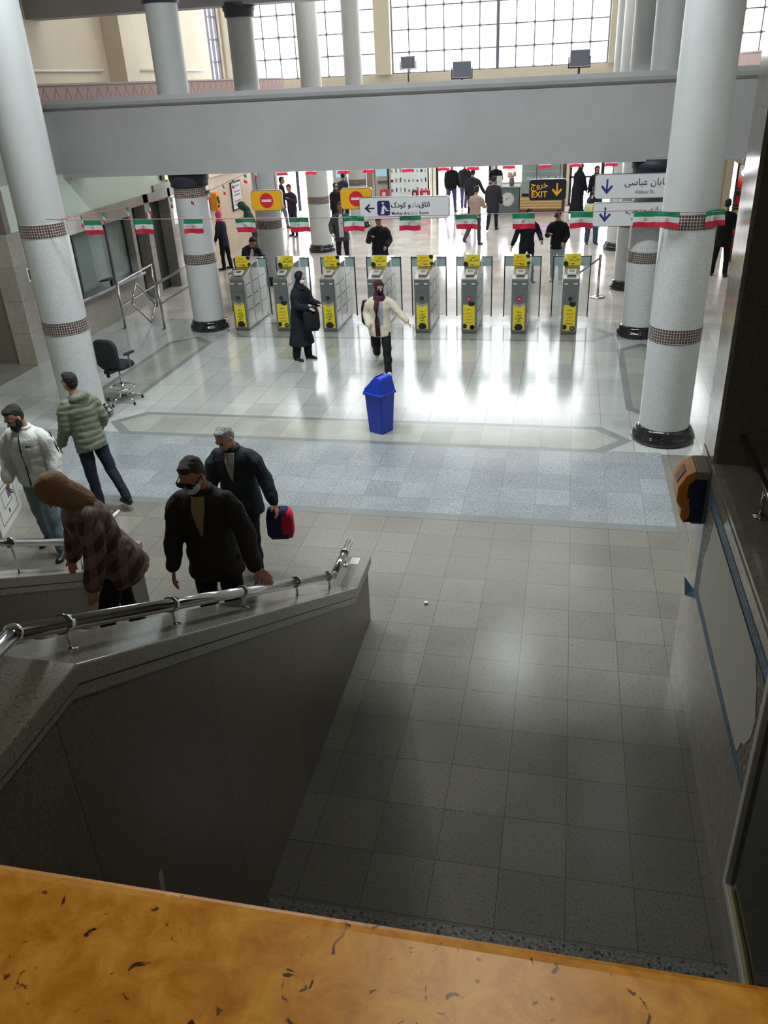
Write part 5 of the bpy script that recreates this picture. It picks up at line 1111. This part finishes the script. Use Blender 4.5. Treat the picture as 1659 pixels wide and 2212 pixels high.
P_('man in a dark suit seen from behind at the cash machines', -8.0, 30.6, 0, 175, 1.78, top=cloth('suit_blue_grey', (58, 60, 74)), low=C_char, hair='back')
p = P_('long-haired woman in black with sunglasses behind the second no-entry sign', -7.75, 28.6, 0, 25, 1.66, top=C_blk, low=C_blk, hair='scarf', hairm=HAIRB, skin=SKIN2, female=True, head=(5, 15), hem=.3, armL=(30, 8, 70, 20)); glasses(p, mat('glass_black', (14, 14, 16), .15))
P_('man in a grey suit jacket over a white shirt behind the third gate', -6.1, 22.9, 0, 12, 1.77, top=cloth('suit_grey', (76, 78, 90)), low=C_char, jacketopen=(cloth('white_shirt', (222, 216, 212)), .06, .08), hem=.2, flare=.02, armL=(20, 10, 90, 40), armR=(-8, 22, 55, 30), skin=mat('skin_deep', (140, 100, 84), .55))
P_('man in a dark parka looking at his phone behind the fourth gate', -4.55, 20.7, 0, 8, 1.73, top=cloth('parka', (38, 38, 48)), low=cloth('steel_jeans', (66, 78, 100)), hem=.3, fit=.045, armL=(15, 14, 50, 30), armR=(22, 16, 95, 38), head=(34, 0), collar=cloth('fur_brown', (120, 100, 84)), hairm=HAIRB)
P_('man in a beige sweater walking away across the bright hall floor', -2.75, 26.2, 0, 160, 1.72, top=cloth('beige_sweater', (168, 148, 136)), low=cloth('brown_trousers', (74, 66, 70)), hair='back', legL=(-28, 20, 2), legR=(6, 4, 2), armL=(20, 8, 60, 20), armR=(20, 8, 60, 20))
P_('person in a dark coat with a grey fur hood walking towards the open door', -2.45, 28.9, 0, 170, 1.7, top=C_char, low=C_navy, hair='back', collar=cloth('fur_grey', (150, 144, 150)), hem=.35, flare=.02, legL=(-14, 12, 2), legR=(6, 4, 2), fit=.04)
P_('person in dark clothes holding a dark bag beside the open door', -3.35, 30.9, 0, 175, 1.74, top=C_char, low=C_blk, hair='back', armR=(4, 26, 10, 0), hem=.2)
P_('man in a black jacket walking out through the open door', -4.4, 33.2, 0, 170, 1.8, top=C_blk, low=cloth('violet_jeans', (84, 80, 120)), hair='back', legL=(-22, 18, 2), legR=(8, 4, 2), fit=.04)
P_('person with an orange cap just behind the man walking out', -4.0, 34.0, 0, 175, 1.74, top=C_char, low=cloth('violet_jeans', (84, 80, 120)), hair='back', hairm=cloth('orange_cap', (232, 96, 50)), legL=(10, 4, 2), legR=(-20, 15, 2))
P_('clerk in black standing behind the grey-green counter', -2.75, 33.6, 0, 0, 1.74, top=C_blk, low=C_blk, armL=(20, 6, 60, 10), armR=(20, 6, 60, 10))
P_('curly-haired man in a black sweatshirt walking up to the seventh gate', -.95, 21.2, 0, 18, 1.76, top=cloth('ink_sweatshirt', (34, 38, 54)), low=C_navy, head=(10, 25), armL=(14, 20, 50, 24), armR=(6, 22, 14, -4), legL=(12, 8, 2), legR=(-10, 6, 2))
p = P_('man in a black cap and jacket with pale jeans behind the last gate', -.2, 21.1, 0, -10, 1.74, top=C_blk, low=C_pale, head=(24, -8), armL=(12, 12, 50, 20), armR=(25, 10, 80, 34), legL=(8, 8, 2), legR=(-6, 4, 2), shoe=C_shoew, hairm=cloth('cap_black', (38, 34, 38)))
b = MB(); ell(b, p['hc']+p['Hm'] @ V(0, -.1, .055), (.06, .06, .012), p['Hm'], 7); b.build('cap_peak', cloth('cap_black', (38, 34, 38)), p['root'])
P_('tall woman in a full black chador near the glass doors', .3, 31.6, 0, 130, 1.78, top=C_coat, low=C_blk, skirt=.1, flare=.05, fit=.05, hair='scarf', hairm=C_coat, female=True, armL=(10, 4, 10, 0), armR=(10, 4, 10, 0))
P_('second dark-veiled woman beside the chador-clad woman', .9, 31.2, 0, 0, 1.72, top=C_blk, low=C_blk, hair='scarf', hairm=C_char, female=True, skirt=.3)
p = P_('woman in blue jeans with a pale yellow bag raising a hand to her face', .72, 26.2, 0, 15, 1.64, top=C_char, low=C_jean, hair='scarf', hairm=C_char, skin=SKIN2, female=True, armL=(20, 8, 60, 20), armR=(40, 10, 110, 20), widelow=1.25, hem=.2)
shoulder_bag('pale and yellow carrier bag held by the woman in blue jeans', (.6, 25.85, .85), (.3, .12, .34), cloth('bag_pale', (196, 196, 184)), -.3, m2=cloth('bag_yellow', (226, 220, 60)))
P_('man dressed all in black standing with his back turned at the far right', 3.7, 21.75, 0, 170, 1.8, top=C_blk, low=C_blk, hair='back', hem=.25, fit=.04, armL=(15, 5, 60, 20), armR=(15, 5, 60, 20), legL=(4, 2, 5), legR=(-4, 2, 5))
P_('dark-haired person mostly hidden behind the man in black at the far right', 3.45, 24.2, 0, 60, 1.72, top=C_char, low=C_blk)
P_('dark-haired clerk behind the glass of the office on the left, nearer one', -11.2, 21.9, 0, 60, 1.7, top=C_blk, low=C_blk)
P_('clerk with dark hair behind the glass of the office on the left, farther one', -11.3, 22.7, 0, 70, 1.78, top=C_char, low=C_blk)
